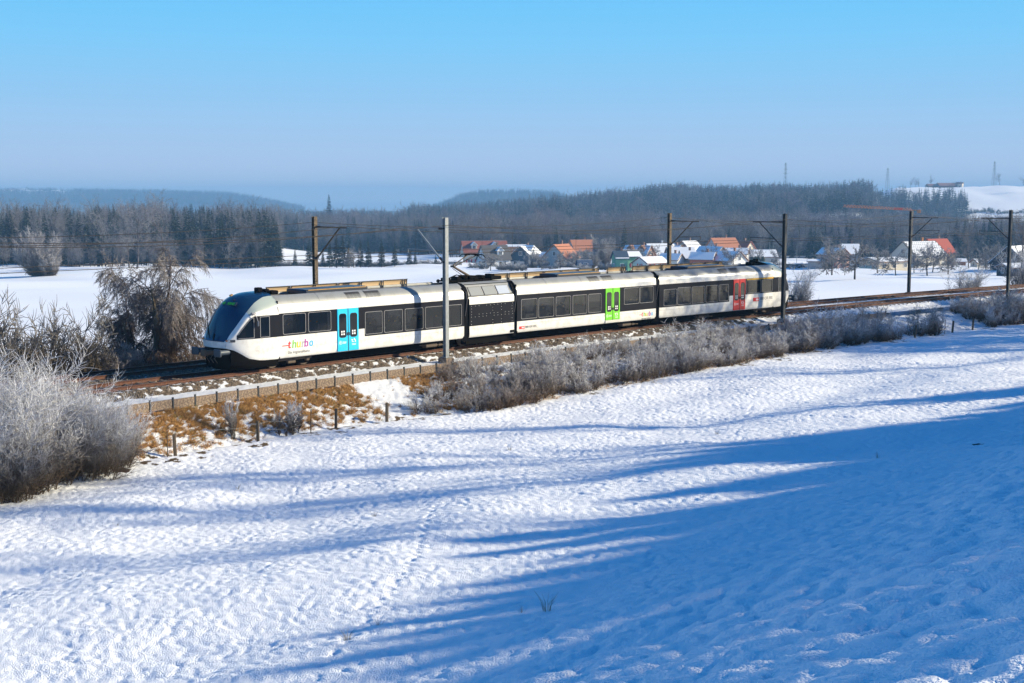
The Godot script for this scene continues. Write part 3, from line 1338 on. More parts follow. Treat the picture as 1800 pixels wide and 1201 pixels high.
	cp.soft_box(Vector3(-.62, 1.0, 0), Vector3(.16, .34, .34), .04)
	for k in 4:
		cp.tube([Vector3(-.12, .95, -.5 + k * .3), Vector3(-.34, .72, -.46 + k * .3), Vector3(-.2, .5, -.42 + k * .3)], [.025, .025, .02], 5)
	obj("coupler", cp, M.bogie, c)
	if front:
		var wp := MB.new()
		wp.bar(Vector3(-.075, 1.62, -.25), Vector3(.03, 2.25, -.52), .03, .03)
		wp.bar(Vector3(-.04, 1.75, -.42), Vector3(.12, 2.75, -.66), .025, .03)
		wp.bar(Vector3(-.1, 1.56, .05), Vector3(-.05, 1.85, .12), .05, .05)
		obj("wiper", wp, M.black, c)
		var dp := MB.new()
		var db := Basis(Vector3(0, 0, 1), -.72)
		dp.box(Vector3(.79, 3.22, .2), Vector3(.02, .20, 1.0), db)
		var dd := obj("destination_display", dp, M.roofdark, c)
		dp = MB.new()
		for q in [[-.52, .2], [-.14, .12], [.02, .14], [.2, .2]]:
			for row in 5:
				for k in 4:
					if (k * 7 + row * 3 + int(q[0] * 100)) % 4 != 0:
						dp.box(Vector3(.782, 3.225, .2) + db * Vector3(-.01, -.05 + row * .027, q[0] + q[1] * k * .25), Vector3(.012, .018, q[1] * .2), db)
		obj("display_dots", dp, M.led, dd)
		var tl := MB.new()
		tl.soft_box(Vector3(1.02, 3.60, .0), Vector3(.16, .07, .14), .02, Basis(Vector3(0, 0, 1), .35))
		obj("top_lamp", tl, M.amber, c)
	var hn := MB.new()
	hn.soft_box(Vector3(2.35, 3.80, .35), Vector3(.32, .24, .30), .04)
	hn.soft_box(Vector3(2.72, 3.76, .30), Vector3(.30, .14, .55), .04)
	hn.soft_box(Vector3(3.35, 3.62, .1), Vector3(.5, .2, .5), .05)
	obj("roof_horn", hn, M.black, c)


func bogie(train: Node3D, s: float) -> void:
	var c := Node3D.new()
	c.name = "bogie" if not train.has_node("bogie") else "bogie_%03d" % int(s + 100)
	train.add_child(c)
	c.transform = train.transform.affine_inverse() * trk_t(s, 0)
	var b := MB.new()
	for z in [1.05, -1.05]:
		b.soft_box(Vector3(0, .42, z), Vector3(2.5, .16, .12), .03)
		b.soft_box(Vector3(0, .30, z), Vector3(.5, .22, .16), .03)
		for x in [-.97, .97]:
			b.soft_box(Vector3(x, .36, z + .03 * signf(z)), Vector3(.26, .26, .18), .05)
	b.box(Vector3(0, .42, 0), Vector3(.4, .2, 2.0))
	obj("bogie_frame", b, M.bogie, c)
	var w := MB.new()
	w.lathe(Vector3.ZERO, [[.0, -.07], [.36, -.07], [.385, -.04], [.385, .05], [.34, .07], [.30, .03], [.12, .03], [.10, .08], [0, .08]], 24, Basis(Vector3.RIGHT, PI * .5))
	var wm := w.mesh(M.bogie)
	for x in [-.97, .97]:
		for z in [.76, -.76]:
			var o := put("wheel", wm, c)
			o.position = Vector3(x, .387, z)
			if z < 0:
				o.rotation.y = PI


func build_train() -> void:
	var t := thing("passenger_train", "white passenger train with a dark window band and blue, green and red doors", "train", trk_t(9, 0))
	var a := carriage(t, "front_carriage", -12.69, -.04, -12.69, -.04, [[-13.0, 1.6], [-7.28, 1.2]], [[-12.45, -11.05, 1.67, 2.65], [-10.9, -9.46, 1.67, 2.65], [-7.24, -6.06, 1.28, 2.44], [-5.94, -4.63, 1.28, 2.44], [-4.48, -3.14, 1.28, 2.44], [-3.0, -1.64, 1.28, 2.44], [-1.5, -.22, 1.28, 2.44]], [[-9.1, -7.68, .57]], M.cyan, [[-8.33, -7.35], [-7.06, -6.03]])
	var am := -6.365
	fairing(a, am, -11.6, -2.0)
	roof_unit(a, am, -10.4, -6.3)
	var b := carriage(t, "middle_carriage", 4.28, 17.12, 4.28, 17.12, [[4.0, 1.18]], [[4.62, 5.96, 1.28, 2.44], [6.08, 7.41, 1.28, 2.44], [7.57, 8.9, 1.28, 2.44], [9.06, 10.37, 1.28, 2.44], [10.5, 11.7, 1.28, 2.44], [13.9, 15.4, 1.6, 2.64], [15.46, 16.83, 1.6, 2.64]], [[12.07, 13.47, .74]], M.green, [[10.68, 11.68], [11.95, 12.95]])
	var bm := 10.7
	fairing(b, bm, 4.5, 14.3)
	fairing(b, bm, 15.1, 17.0)
	roof_unit(b, bm, 8.5, 12.6)
	var c := carriage(t, "rear_carriage", 17.5, 30.25, 17.5, 30.25, [[17.0, 1.2], [24.99, 1.6]], [[17.95, 19.28, 1.28, 2.36], [19.36, 20.78, 1.28, 2.42], [20.88, 22.24, 1.28, 2.42], [22.36, 23.75, 1.28, 2.42], [23.85, 24.9, 1.28, 2.42], [26.95, 28.65, 1.66, 2.56], [28.75, 30.05, 1.66, 2.56]], [[25.42, 26.82, .57]], M.red, [[24.0, 24.95], [25.25, 26.2]])
	var cm := 23.875
	fairing(c, cm, 17.6, 27.4)
	roof_unit(c, cm, 21.3, 25.5)
	var ys := MB.new()
	ys.box(Vector3(28.56 - cm, 2.635, 1.504), Vector3(3.2, .085, .006))
	tag(obj("first_class_stripe", ys, M.yellow, c), "yellow stripe over the rear windows")
	# ramp below the green door
	ys = MB.new()
	ys.soft_box(Vector3(12.77 - bm, .64, 1.50), Vector3(1.40, .17, .06), .015)
	obj("door_step", ys, mat(lin(.55, .54, .5), .6), b)
	nose(t, Transform3D(trk_t(-14.0, 0).basis, trk(-15.35, 0)), true)
	nose(t, Transform3D(trk_t(32.0, 0).basis * Basis(Vector3.UP, PI), trk(32.9, 0)), false)
	# the short power module
	var p := Node3D.new()
	p.name = "power_module"
	t.add_child(p)
	var pm := 2.225
	p.transform = t.transform.affine_inverse() * trk_t(pm, 0)
	var px := 1.80
	var w := MB.new()
	var bd := MB.new()
	for sg in [1, -1]:
		strip(w, -px, px, [[1.42, .53], [1.47, .58], [1.49, .72], [1.49, 1.16]], sg)
		strip(bd, -px, px, [[1.49, 1.16], [1.49, 2.36]], sg)
		strip(w, -px, px, [[1.49, 2.36], [1.49, 2.62], [1.44, 2.74]], sg)
		var top := MB.new()
		strip(top, -px, px, [[1.44, 2.74], [1.04, 3.38], [.90, 3.50], [.55, 3.54]], sg)
		obj("roof_slope", top, M.grey, p)
	obj("body_shell", w, M.white, p)
	obj("machine_panel", bd, M.band, p)
	w = MB.new()
	w.box(Vector3(0, 1.7, 0), Vector3(px * 2 - .05, 2.3, 2.8))
	w.box(Vector3(0, 3.1, 0), Vector3(px * 2 - .05, .7, 2.0))
	w.box(Vector3(0, .33, 0), Vector3(px * 2, .4, 2.4))
	obj("machine_block", w, M.under, p)
	for k in 3:
		var g := MB.new()
		var xa := -1.62 + k * 1.1
		var up := Vector3(0, .64, -.40).normalized()
		var nr := Vector3(0, .40, .64).normalized()
		var cc := Vector3(xa + .5, 3.05, 1.247) + nr * .012
		g.soft_box(cc, Vector3(1.0, .60, .03), .012, Basis(Vector3.RIGHT, up, nr))
		var o := obj("roof_panel", g, M.ink, p)
		g = MB.new()
		g.soft_box(cc + nr * .012, Vector3(.93, .53, .02), .006, Basis(Vector3.RIGHT, up, nr))
		obj("grille", g, [M.roofglass, M.roofglass, mat(lin(.6, .64, .67), .15, .3)][k], o)
	var bo := MB.new()
	for k in 12:
		var x := -1.65 + k * .3
		for y in [1.05, 1.66, 1.80, 2.27, 2.48]:
			if (k * 5 + int(y * 40)) % 7 != 0:
				bo.box(Vector3(x, y, 1.494), Vector3(.022, .022, .006))
	for y in [1.25, 1.42, 1.95, 2.12]:
		for x in [-1.65, .05, .75, 1.62]:
			bo.box(Vector3(x, y, 1.494), Vector3(.022, .022, .006))
	tag(obj("panel_bolt", bo, M.signwhite, p), "", "", "", "stuff")
	bo = MB.new()
	for x in [.12, .82]:
		bo.box(Vector3(x, 1.72, 1.492), Vector3(.012, 1.2, .006))
	bo.box(Vector3(-.75, 1.73, 1.492), Vector3(1.75, .012, .006))
	bo.box(Vector3(1.62, .66, 1.492), Vector3(.34, .14, .01))
	obj("panel_joint", bo, M.black, p)
	for g in [[-.04, .42], [4.03, 4.28], [17.12, 17.5]]:
		var m := MB.new()
		var l: float = g[1] - g[0] + .02
		for sg in [1, -1]:
			strip(m, -l * .5, l * .5, [[1.38, .35], [1.42, .6], [1.42, 2.68], [1.34, 3.08], [1.2, 3.32], [.93, 3.48], [0, 3.5]], sg)
		var o := obj("gangway", m, M.black, t)
		o.transform = t.transform.affine_inverse() * trk_t((g[0] + g[1]) * .5, 0)
		m = MB.new()
		m.tube([Vector3(.06, 3.1, 1.38), Vector3(.06, 2.6, 1.47), Vector3(-.02, 2.1, 1.46), Vector3(-.06, 1.75, 1.44)], [.025, .03, .03, .025], 6)
		obj("cable", m, M.ink, o)
	bogie(t, -11.65)
	bogie(t, 1.5)
	bogie(t, 29.7)
	# equipment under the front carriage and by the joints
	for s in [-2.2, 14.6, 22.5]:
		var e := MB.new()
		e.soft_box(Vector3(0, .32, .95), Vector3(.9, .26, .5), .05)
		e.soft_box(Vector3(.7, .30, .95), Vector3(.35, .2, .4), .05)
		e.tube([Vector3(-.8, .35, 1.1), Vector3(1.2, .25, 1.1)], [.03, .03], 6)
		var o := obj("underfloor_box", e, M.bogie, t)
		o.transform = t.transform.affine_inverse() * trk_t(s, 0)
	pantograph(t)
	# lettering
	var word := "thurbo"
	var cols := [lin(.80, .02, .02), lin(.16, .48, .06), lin(.80, .55, .01), lin(.36, .36, .37), lin(.36, .02, .30), lin(.05, .42, .75)]
	for big in 2:
		var par: Node3D = [a, b][big]
		var f: float = [1.0, .74][big]
		var ox: float = [-12.5 - am, 15.42 - bm][big]
		var oy: float = [.86, .66][big]
		var xs := [.30, .53, .80, 1.10, 1.27, 1.58]
		for k in 6:
			lettering("lettering", word[k], .50 * f, mat(cols[k], .4), par, Vector3(ox + xs[k] * f, oy, 1.501), 1, true, .1)
		var rb := MB.new()
		rb.box(Vector3(ox + .22 * f, oy + .27 * f, 1.503), Vector3(.46 * f, .045 * f, .006))
		obj("lettering_bar", rb, M.signred, par)
		lettering("lettering", "Die Regionalbahn.", .17 * f, M.ink, par, Vector3(ox + .32 * f, oy - .18 * f, 1.499), 1, false, .12)
	for q in [[b, 4.45 - bm, .72, .62], [c, 27.75 - cm, 1.06, 1.0]]:
		var f: float = q[3]
		var rb := MB.new()
		rb.box(Vector3(q[1] + .36 * f, q[2] + .13 * f, 1.503), Vector3(.72 * f, .25 * f, .006))
		obj("logo_ground", rb, M.signred, q[0])
		rb = MB.new()
		var lx: float = q[1] + .50 * f
		var ly: float = q[2] + .13 * f
		rb.box(Vector3(lx, ly, 1.507), Vector3(.24 * f, .045 * f, .004))
		rb.box(Vector3(lx, ly, 1.507), Vector3(.045 * f, .17 * f, .0036))
		for sg in [1, -1]:
			for u in [1, -1]:
				rb.box(Vector3(lx + sg * .115 * f, ly + u * .035 * f, 1.507), Vector3(.10 * f, .035 * f, .0032), Basis(Vector3(0, 0, 1), -sg * u * .8))
		obj("logo_cross", rb, M.signwhite, q[0])
		lettering("lettering", "SBB CFF FFS", .27 * f, M.ink, q[0], Vector3(q[1] + .80 * f, q[2], 1.501))


func pantograph(t: Node3D) -> void:
	var c := Node3D.new()
	c.name = "pantograph"
	t.add_child(c)
	c.transform = t.transform.affine_inverse() * trk_t(1.85, 0)
	var b := MB.new()
	b.box(Vector3(-.3, 3.62, .4), Vector3(3.6, .09, .10))
	b.box(Vector3(-.3, 3.62, -.4), Vector3(3.6, .09, .10))
	for k in 6:
		var x := -2.0 + k * .68
		for z in [.4, -.4]:
			b.lathe(Vector3(x, 3.53, z), [[.09, 0], [.05, .03], [.09, .06], [.05, .09], [.09, .12], [.05, .15], [.08, .18]], 8)
		b.soft_box(Vector3(x + .2, 3.70 + .05 * (k % 3), .1 * (k % 2)), Vector3(.34, .20, .5), .03)
	b.soft_box(Vector3(.0, 3.76, 0), Vector3(.5, .22, .7), .04)
	b.tube([Vector3(-1.9, 3.75, .2), Vector3(-1.2, 3.95, .25), Vector3(-.4, 3.8, .2), Vector3(.9, 3.72, .2)], [.03, .03, .03, .03], 6)
	b.soft_box(Vector3(1.75, 3.68, .1), Vector3(.9, .2, .8), .04)
	obj("pantograph_base", b, M.under, c)
	b = MB.new()
	b.tube([Vector3(.05, 3.82, 0), Vector3(-1.25, 4.42, 0)], [.075, .06], 8)
	b.tube([Vector3(-.35, 3.74, .12), Vector3(-1.32, 4.32, .05)], [.018, .018], 5)
	obj("lower_arm", b, M.bogie, c)
	b = MB.new()
	for z in [-.22, .22]:
		b.tube([Vector3(-1.25, 4.42, z * .4), Vector3(.28, 5.0, z * 1.6)], [.035, .025], 6)
	b.soft_box(Vector3(-1.25, 4.42, 0), Vector3(.14, .12, .3), .03)
	b.tube([Vector3(-1.2, 4.38, .05), Vector3(.2, 4.94, .05)], [.015, .015], 5)
	obj("upper_arm", b, M.oldsteel, c)
	b = MB.new()
	for x in [.08, .5]:
		b.tube([Vector3(x, 4.90, -.85), Vector3(x, 5.04, -.6), Vector3(x, 5.06, 0), Vector3(x, 5.04, .6), Vector3(x, 4.88, .85)], [.02, .028, .028, .028, .02], 6)
	b.bar(Vector3(.08, 5.0, -.4), Vector3(.5, 5.0, -.4), .04, .04)
	b.bar(Vector3(.08, 5.0, .4), Vector3(.5, 5.0, .4), .04, .04)
	obj("contact_head", b, M.under, c)


# ---------------------------------------------------------------- catenary
func h_beam(mb: MB, h: float, w: float) -> void:
	mb.box(Vector3(0, h * .5, w * .5 - .01), Vector3(w, h, .02))
	mb.box(Vector3(0, h * .5, -w * .5 + .01), Vector3(w, h, .02))
	mb.box(Vector3(0, h * .5, 0), Vector3(.014, h - .002, w - .045))


# side 1: stands on the camera's side of the near track, -1: beyond the far track
func mast(s: float, side: int, m: Material, label: String, group: String, top := 7.18) -> void:
	var r := 2.5 if side > 0 else -6.5
	var t := thing("catenary_mast", label, "catenary mast", trk_t(s, r, -.62), group)
	if side < 0:
		t.rotate_object_local(Vector3.UP, PI)
	var b := MB.new()
	b.soft_box(Vector3(0, .12, 0), Vector3(.62, .5, .62), .03)
	obj("foundation", b, M.concrete, t)
	b = MB.new()
	h_beam(b, top + .62, .23)
	b.box(Vector3(0, .40, 0), Vector3(.44, .03, .44))
	obj("post", b, m, t)
	# arms reach in -z, over the track
	b = MB.new()
	b.tube([Vector3(0, 7.22, -.45), Vector3(0, 7.20, -2.75)], [.045, .04], 8)
	obj("top_tube", b, m, t)
	b = MB.new()
	b.tube([Vector3(0, 5.62, -.38), Vector3(0, 7.16, -2.15)], [.05, .045], 8)
	obj("stay_tube", b, m, t)
	b = MB.new()
	b.tube([Vector3(0, 6.04, -.9), Vector3(0, 6.10, -2.95)], [.025, .025], 6)
	b.tube([Vector3(0, 6.10, -2.9), Vector3(0, 5.86, -2.9)], [.025, .02], 6)
	b.tube([Vector3(0, 5.86, -2.9), Vector3(0, 5.74, -2.35)], [.018, .016], 5)
	obj("steady_arm", b, m, t)
	for q in [[Vector3(0, 7.22, -.16), Vector3(0, 7.22, -.5)], [Vector3(0, 5.48, -.15), Vector3(0, 5.68, -.44)]]:
		b = MB.new()
		var pts := []
		var rad := []
		for k in 9:
			pts.append(q[0].lerp(q[1], k / 8.0))
			rad.append(.035 if k == 0 or k == 8 else (.075 if k % 2 else .05))
		b.tube(pts, rad, 8)
		obj("insulator", b, M.porcelain, t)
	b = MB.new()
	b.box(Vector3(0, 7.22, -.10), Vector3(.34, .06, .10))
	b.box(Vector3(0, 5.46, -.12), Vector3(.34, .06, .10))
	obj("clamp", b, M.steel, t)


func build_masts() -> void:
	mast(-2.4, 1, M.galv, "bright galvanised catenary mast in front of the train's front carriage", "masts along the railway")
	mast(30.0, 1, M.steel, "dark steel catenary mast in front of the train's rear cab", "masts along the railway")
	mast(61.85, 1, M.steel, "dark steel catenary mast on the near side of the track, rightmost of all", "masts along the railway", 7.3)
	mast(-3.9, -1, M.oldsteel, "rust streaked catenary mast behind the train's front carriage", "masts along the railway")
	mast(28.25, -1, M.oldsteel, "brown catenary mast behind the joint of the rear carriage, in front of the village", "masts along the railway")
	mast(60.55, -1, M.steel, "dark catenary mast beyond the far track standing before the snowy orchard", "masts along the railway")
	mast(-34.5, 1, M.galv, "galvanised catenary mast beside the near track outside the view at the left", "masts along the railway")
	mast(-36.0, -1, M.oldsteel, "rusty catenary mast beyond the far track outside the view at the left", "masts along the railway")
	mast(94.0, 1, M.steel, "dark catenary mast beside the near track outside the view at the right", "masts along the railway")
	mast(93.0, -1, M.steel, "dark catenary mast beyond the far track outside the view at the right", "masts along the railway")
	# wires: supports at the masts, the carrying wire sagging between them
	var near_s := [-66.0, -34.5, -2.4, 30.0, 61.85, 94.0, 126.0]
	var far_s := [-68.0, -36.0, -3.9, 28.25, 60.55, 93.0, 125.0]
	for q in [[near_s, 0.0, "near"], [far_s, -3.9, "far"]]:
		var mess := []
		var cont := []
		var drops := []
		for k in 6:
			for j in 12:
				var f := j / 12.0
				var s := lerpf(q[0][k], q[0][k + 1], f)
				var sag := 4.0 * f * (1 - f)
				mess.append(trk(s, q[1], 6.66 - .62 * sag))
				cont.append(trk(s, q[1] + (.18 if k % 2 else -.18) * (1 - 2 * f), 5.14 - .03 * sag))
				if j in [2, 5, 7, 10]:
					drops.append([mess[-1], cont[-1]])
		for w in [["carrying wire over the %s track, sagging between masts" % q[2], mess, "carrying_wire"], ["contact wire over the %s track" % q[2], cont, "contact_wire"]]:
			var b := MB.new()
			var rad := []
			rad.resize(w[1].size())
			rad.fill(.015)
			b.tube(w[1], rad, 4)
			var o := obj(w[2], b, M.wire)
			tag(o, w[0], "overhead wire", "overhead wires")
			if w[2] == "carrying_wire":
				for d in drops:
					b = MB.new()
					b.tube(d, [.008, .008], 3)
					obj("dropper", b, M.wire, o)
	for q in [[far_s, -6.75, 6.85, .5, "topmost wire, fixed to the masts beyond the far track"], [near_s, 2.75, 6.78, .5, "topmost wire, fixed to the masts beside the near track"]]:
		var pts := []
		var rad := []
		for k in 6:
			for j in 10:
				var f := j / 10.0
				pts.append(trk(lerpf(q[0][k], q[0][k + 1], f), q[1], q[2] - q[3] * 4.0 * f * (1 - f)))
				rad.append(.014)
		var b := MB.new()
		b.tube(pts, rad, 4)
		tag(obj("feeder_wire", b, M.wire), q[4], "overhead wire", "overhead wires")


# ---------------------------------------------------------------- plants
func grow(mb: MB, p: Vector3, d: Vector3, l: float, r: float, lvl: int, P: Dictionary) -> void:
	var segs: int = P.seg[lvl]
	var last: bool = lvl == P.seg.size() - 1
	var stp := l / segs
	for k in segs:
		d = (d + rvec() * P.wob[lvl] + Vector3(0, P.up[lvl], 0)).normalized()
		var q := p + d * stp
		var r2 := r * (0.35 if last and k == segs - 1 else 0.78)
		var f: float = P.frost[lvl] * sm(P.h0, P.h1, q.y) * rnd(.6, 1.15)
		var dark: Color = P.bark * rnd(.7, 1.3)
		mb.twig(p, q, r, r2, dark.lerp(P.ice, f * .45), dark.lerp(P.ice, minf(f, 1.0)))
		if not last:
			var n: int = P.kids[lvl]
			for j in n:
				if k == 0 and lvl < P.bare:
					continue
				var side := d.cross(rvec()).normalized()
				var a: float = P.ang[lvl] * rnd(.65, 1.35)
				grow(mb, p.lerp(q, rng.randf()), d * cos(a) + side * sin(a), l * P.ratio[lvl] * rnd(.6, 1.15), maxf(r2 * P.thin, P.rmin), lvl + 1, P)
		p = q
		r = r2


func shrub_mesh(sd: int, stems: int, height: float, lean: float, P: Dictionary) -> ArrayMesh:
	rng.seed = sd
	var mb := MB.new()
	for k in stems:
		var a := rnd(0, TAU)
		var rad := sqrt(rng.randf())
		var d := Vector3(cos(a) * lean * rad, 1, sin(a) * lean * rad).normalized()
		grow(mb, Vector3(cos(a) * rad * .5 * P.base, -.1, sin(a) * rad * .5 * P.base), d, height * rnd(.5, 1.0) * (1.0 - .35 * rad * rad), P.r0, 0, P)
	return mb.mesh(M.twig)


const ICE := Color(.86, .87, .90)


func hedge_style(frost: float, bark: Color) -> Dictionary:
	return {"seg": [4, 3, 2], "kids": [4, 3], "wob": [.22, .35, .4], "up": [.05, .10, .08], "ang": [.7, .8], "ratio": [.42, .5], "frost": [.3 * frost, .75 * frost, 1.1 * frost], "thin": .62, "rmin": .013, "r0": .026, "bare": 0, "h0": .3, "h1": 1.6, "bark": bark, "ice": ICE, "base": 1.6}


func plant(called: String, mesh: Mesh, label: String, cat: String, group: String, at: Vector3, turn: float, sc: Vector3) -> MeshInstance3D:
	var o := put(called, mesh)
	o.transform = Transform3D(Basis(Vector3.UP, turn) * Basis.from_scale(sc), at)
	tag(o, label, cat, group)
	return o


func on_line(s: float, r: float, sink := 0.08) -> Vector3:
	var p := trk(s, r)
	return on_ground(p.x, -p.z, sink)


func build_hedges() -> void:
	var vs := []
	for k in 4:
		vs.append(shrub_mesh(100 + k, 13, 2.5, .75, hedge_style([.9, .7, .5, .8][k], Color(.125, .08, .045))))
	for k in 3:
		vs.append(shrub_mesh(120 + k, 15, 2.2, .8, hedge_style(.3, Color(.12, .07, .035))))
	rng.seed = 55
	var s := -7.2
	while s < 62.0:
		var gap := (s > 37.5 and s < 40.0) or (s > 43.5 and s < 51.0)
		for row in 3:
			if gap:
				continue
			var f := foot(s)
			var r := lerpf(3.5, f.x - .35, row / 2.0) + rnd(-.3, .3)
			if (s < -4.5 and row == 0) or rng.randf() < .12:
				continue
			if s > 24.0 and row == 0 and rng.randf() < .6:
				continue
			var brown := s < 2.5 and rng.randf() < .7 - .1 * (s + 7.0) * .3
			var v: Mesh = vs[4 + rng.randi() % 3] if brown else vs[rng.randi() % 4]
			var sc := rnd(.55, 1.0) * (.62 if row == 0 else .92)
			if s < -3.5:
				sc *= .8
			if s > 30.0:
				sc *= 1.05
			var label := "frosted bare hedge bush in front of the middle and rear carriages"
			if s < 2.5:
				label = "brown bare hedge bush with little frost below the bright galvanised mast"
			elif s > 28.0:
				label = "frosted bare hedge bush right of the train's end, beside the empty tracks"
			plant("hedge_bush", v, label, "bush", "bushes of the hedge on the embankment", on_line(s + rnd(-.4, .4), r), rnd(0, TAU), Vector3(sc * rnd(.95, 1.2), sc * rnd(.9, 1.15), sc))
		s += 1.25
	# the big rimed thicket at the left
	var big := []
	for k in 3:
		var P := hedge_style(.95, Color(.095, .065, .04))
		P.merge({"seg": [6, 4, 3], "kids": [3, 3], "wob": [.12, .22, .32], "up": [.03, .08, .04], "ang": [.55, .7], "ratio": [.36, .5], "r0": .034, "rmin": .0105, "h0": .8, "h1": 4.2, "base": 2.6}, true)
		big.append(shrub_mesh(140 + k, 40, 5.3, .5, P))
	rng.seed = 77
	var spots := [[-30.3, 5.6, 1.06, 0], [-28.4, 6.4, 1.0, 1], [-27.3, 5.0, .95, 2], [-26.0, 6.3, .72, 0], [-24.5, 5.4, .55, 1], [-31.6, 6.6, 1.1, 2], [-29.8, 7.3, .8, 1], [-28.8, 4.2, .95, 2], [-25.6, 4.6, .7, 2]]
	var names := ["in the middle of the thicket", "at the thicket's thick front", "rising highest behind the front twigs", "at the thicket's right front foot", "at the thicket's right end beside the brown bank", "at the very edge of the photo", "lowest, nearest the viewer", "behind the others, close to the wall", "low behind the right end, under the wall"]
	for k in spots.size():
		var q: Array = spots[k]
		plant("frosted_bush", big[q[3]], "white rimed bush with upright twigs, " + names[k], "bush", "bushes of the big rimed thicket", on_line(q[0], q[1]), rnd(0, TAU), Vector3(q[2], q[2] * rnd(.82, .92), q[2]))
	# bushes on the slope below the wall
	var low := shrub_mesh(160, 7, 1.4, .3, hedge_style(1.2, Color(.09, .07, .055)))
	plant("frosted_sapling", low, "small rimed sapling on the brown bank, beside a fence post", "sapling", "", on_line(-15.1, 4.9), .3, Vector3(.9, 1.1, .9))
	plant("frosted_sapling", low, "thin rimed sapling on the brown bank, left of the other sapling", "sapling", "", on_line(-18.1, 4.6), 1.3, Vector3(.45, 1.3, .45))
	# weeping tree and thorn bush beyond the far track
	rng.seed = 31
	var mb := MB.new()
	var W := hedge_style(.5, Color(.075, .04, .02))
	W.merge({"seg": [5, 5, 4, 1], "kids": [4, 4, 5], "wob": [.22, .22, .25, .3], "up": [.03, -.14, -.42, -.4], "ang": [.95, .75, .8], "ratio": [.5, .5, .34], "frost": [.0, .04, .14, .32], "thin": .6, "rmin": .012, "bare": 1, "h0": .6, "h1": 4.5}, true)
	for q in [[Vector3(1.1, 0, 0), Vector3(.10, 1, 0), 5.6, .17], [Vector3(-.6, 0, .3), Vector3(-.28, 1, .1), 4.9, .12], [Vector3(.2, 0, -.3), Vector3(-.05, 1, -.15), 5.0, .11], [Vector3(1.5, 0, .2), Vector3(.42, 1, .1), 4.3, .10], [Vector3(-1.3, 0, 0), Vector3(-.5, 1, .1), 3.6, .08]]:
		grow(mb, q[0], q[1], q[2], q[3], 0, W)
	var wt := thing("weeping_tree", "bare brown tree with arching, drooping frosty branches left of the train's front", "tree", Transform3D(Basis(Vector3.UP, -.75) * Basis.from_scale(Vector3(.92, 1.1, .92)), on_line(-12.9, -9.6)))
	obj("crown", mb, M.twig, wt)
	mb = MB.new()
	mb.col = Color(.12, .09, .05)
	mb.tube([Vector3(1.1, -.2, 0), Vector3(1.25, 1.6, .05), Vector3(1.3, 3.0, 0), Vector3(1.15, 3.9, .1), Vector3(.9, 4.6, .1)], [.2, .15, .12, .07, .02], 8)
	mb.tube([Vector3(-.6, -.2, .3), Vector3(-1.1, 1.6, .4), Vector3(-1.5, 2.7, .5)], [.14, .10, .02], 7)
	obj("trunk", mb, M.twig, wt)
	var under := shrub_mesh(170, 30, 2.1, .9, hedge_style(.4, Color(.13, .075, .04)))
	for k in 4:
		plant("undergrowth_bush", under, ["brown undergrowth bush under the weeping tree's left side", "brown undergrowth bush under the weeping tree, at its trunk", "brown undergrowth bush under the weeping tree, nearest the train", "brown undergrowth bush under the weeping tree, close to the far track"][k], "bush", "", on_line([-15.3, -13.6, -10.6, -12.4][k], [-9.3, -9.6, -9.4, -8.6][k]), k * 1.7, Vector3(1, [.95, 1.1, 1.0, .7][k], 1))
	var T := hedge_style(.25, Color(.085, .058, .03))
	T.merge({"seg": [4, 4, 2], "kids": [4, 4], "wob": [.3, .35, .4], "h0": .3, "h1": 3.0, "ratio": [.5, .45]}, true)
	T.r0 = .05
	T.rmin = .016
	var thorn := shrub_mesh(180, 18, 3.3, .85, T)
	plant("thorn_bush", thorn, "olive brown spreading thorn bush at the left edge beyond the tracks", "bush", "", on_line(-20.3, -8.6), .4, Vector3(1.2, 1.45, 1.2))
	plant("thorn_bush", thorn, "olive brown thorn bush between the rimed thicket and the weeping tree", "bush", "", on_line(-18.0, -8.9), 2.2, Vector3(1.1, 1.3, 1.1))
	# bushes by the far track at the right
	var open_ := hedge_style(.8, Color(.06, .055, .06))
	open_.merge({"seg": [5, 4, 2], "kids": [3, 3], "up": [.05, .12, .1], "r0": .03, "h1": 2.5, "rmin": .010}, true)
	var ob := shrub_mesh(190, 20, 3.6, .75, open_)
	plant("track_bush", ob, "bare bush with white fruiting twigs just behind the train's end", "bush", "", on_line(48.3, -9.8), 0, Vector3(1.0, 1.12, 1.0))
	plant("track_bush", ob, "dark bare bush beside the empty far track, right of the dark mast", "bush", "", on_line(74.6, -9.8), 1.0, Vector3(1.0, .95, 1.0))
	plant("track_bush", ob, "bare bush beyond the far track at the right edge", "bush", "", on_line(85.5, -10.6), 2.0, Vector3(1.1, 1.35, 1.1))
	var reed := MB.new()
	rng.seed = 41
	for k in 34:
		var p := Vector3(rnd(-4.2, 4.2), 0, rnd(-.8, .8))
		var hh := rnd(.7, 1.7)
		reed.twig(p, p + Vector3(rnd(-.1, .1), hh, rnd(-.1, .1)), .018, .01, Color(.16, .11, .08), Color(.5, .45, .42))
		reed.twig(p + Vector3(0, hh * .8, 0), p + Vector3(rnd(-.12, .12), hh * 1.05, 0), .05, .03, Color(.17, .12, .09), Color(.6, .55, .52))
	tag(obj("reeds", reed, M.twig), "dead brown reeds with frosty heads beyond the middle carriage's roof", "reeds")
	get_node("reeds").position = on_line(22.5, -16.0)
	get_node("reeds").rotation.y = -.6


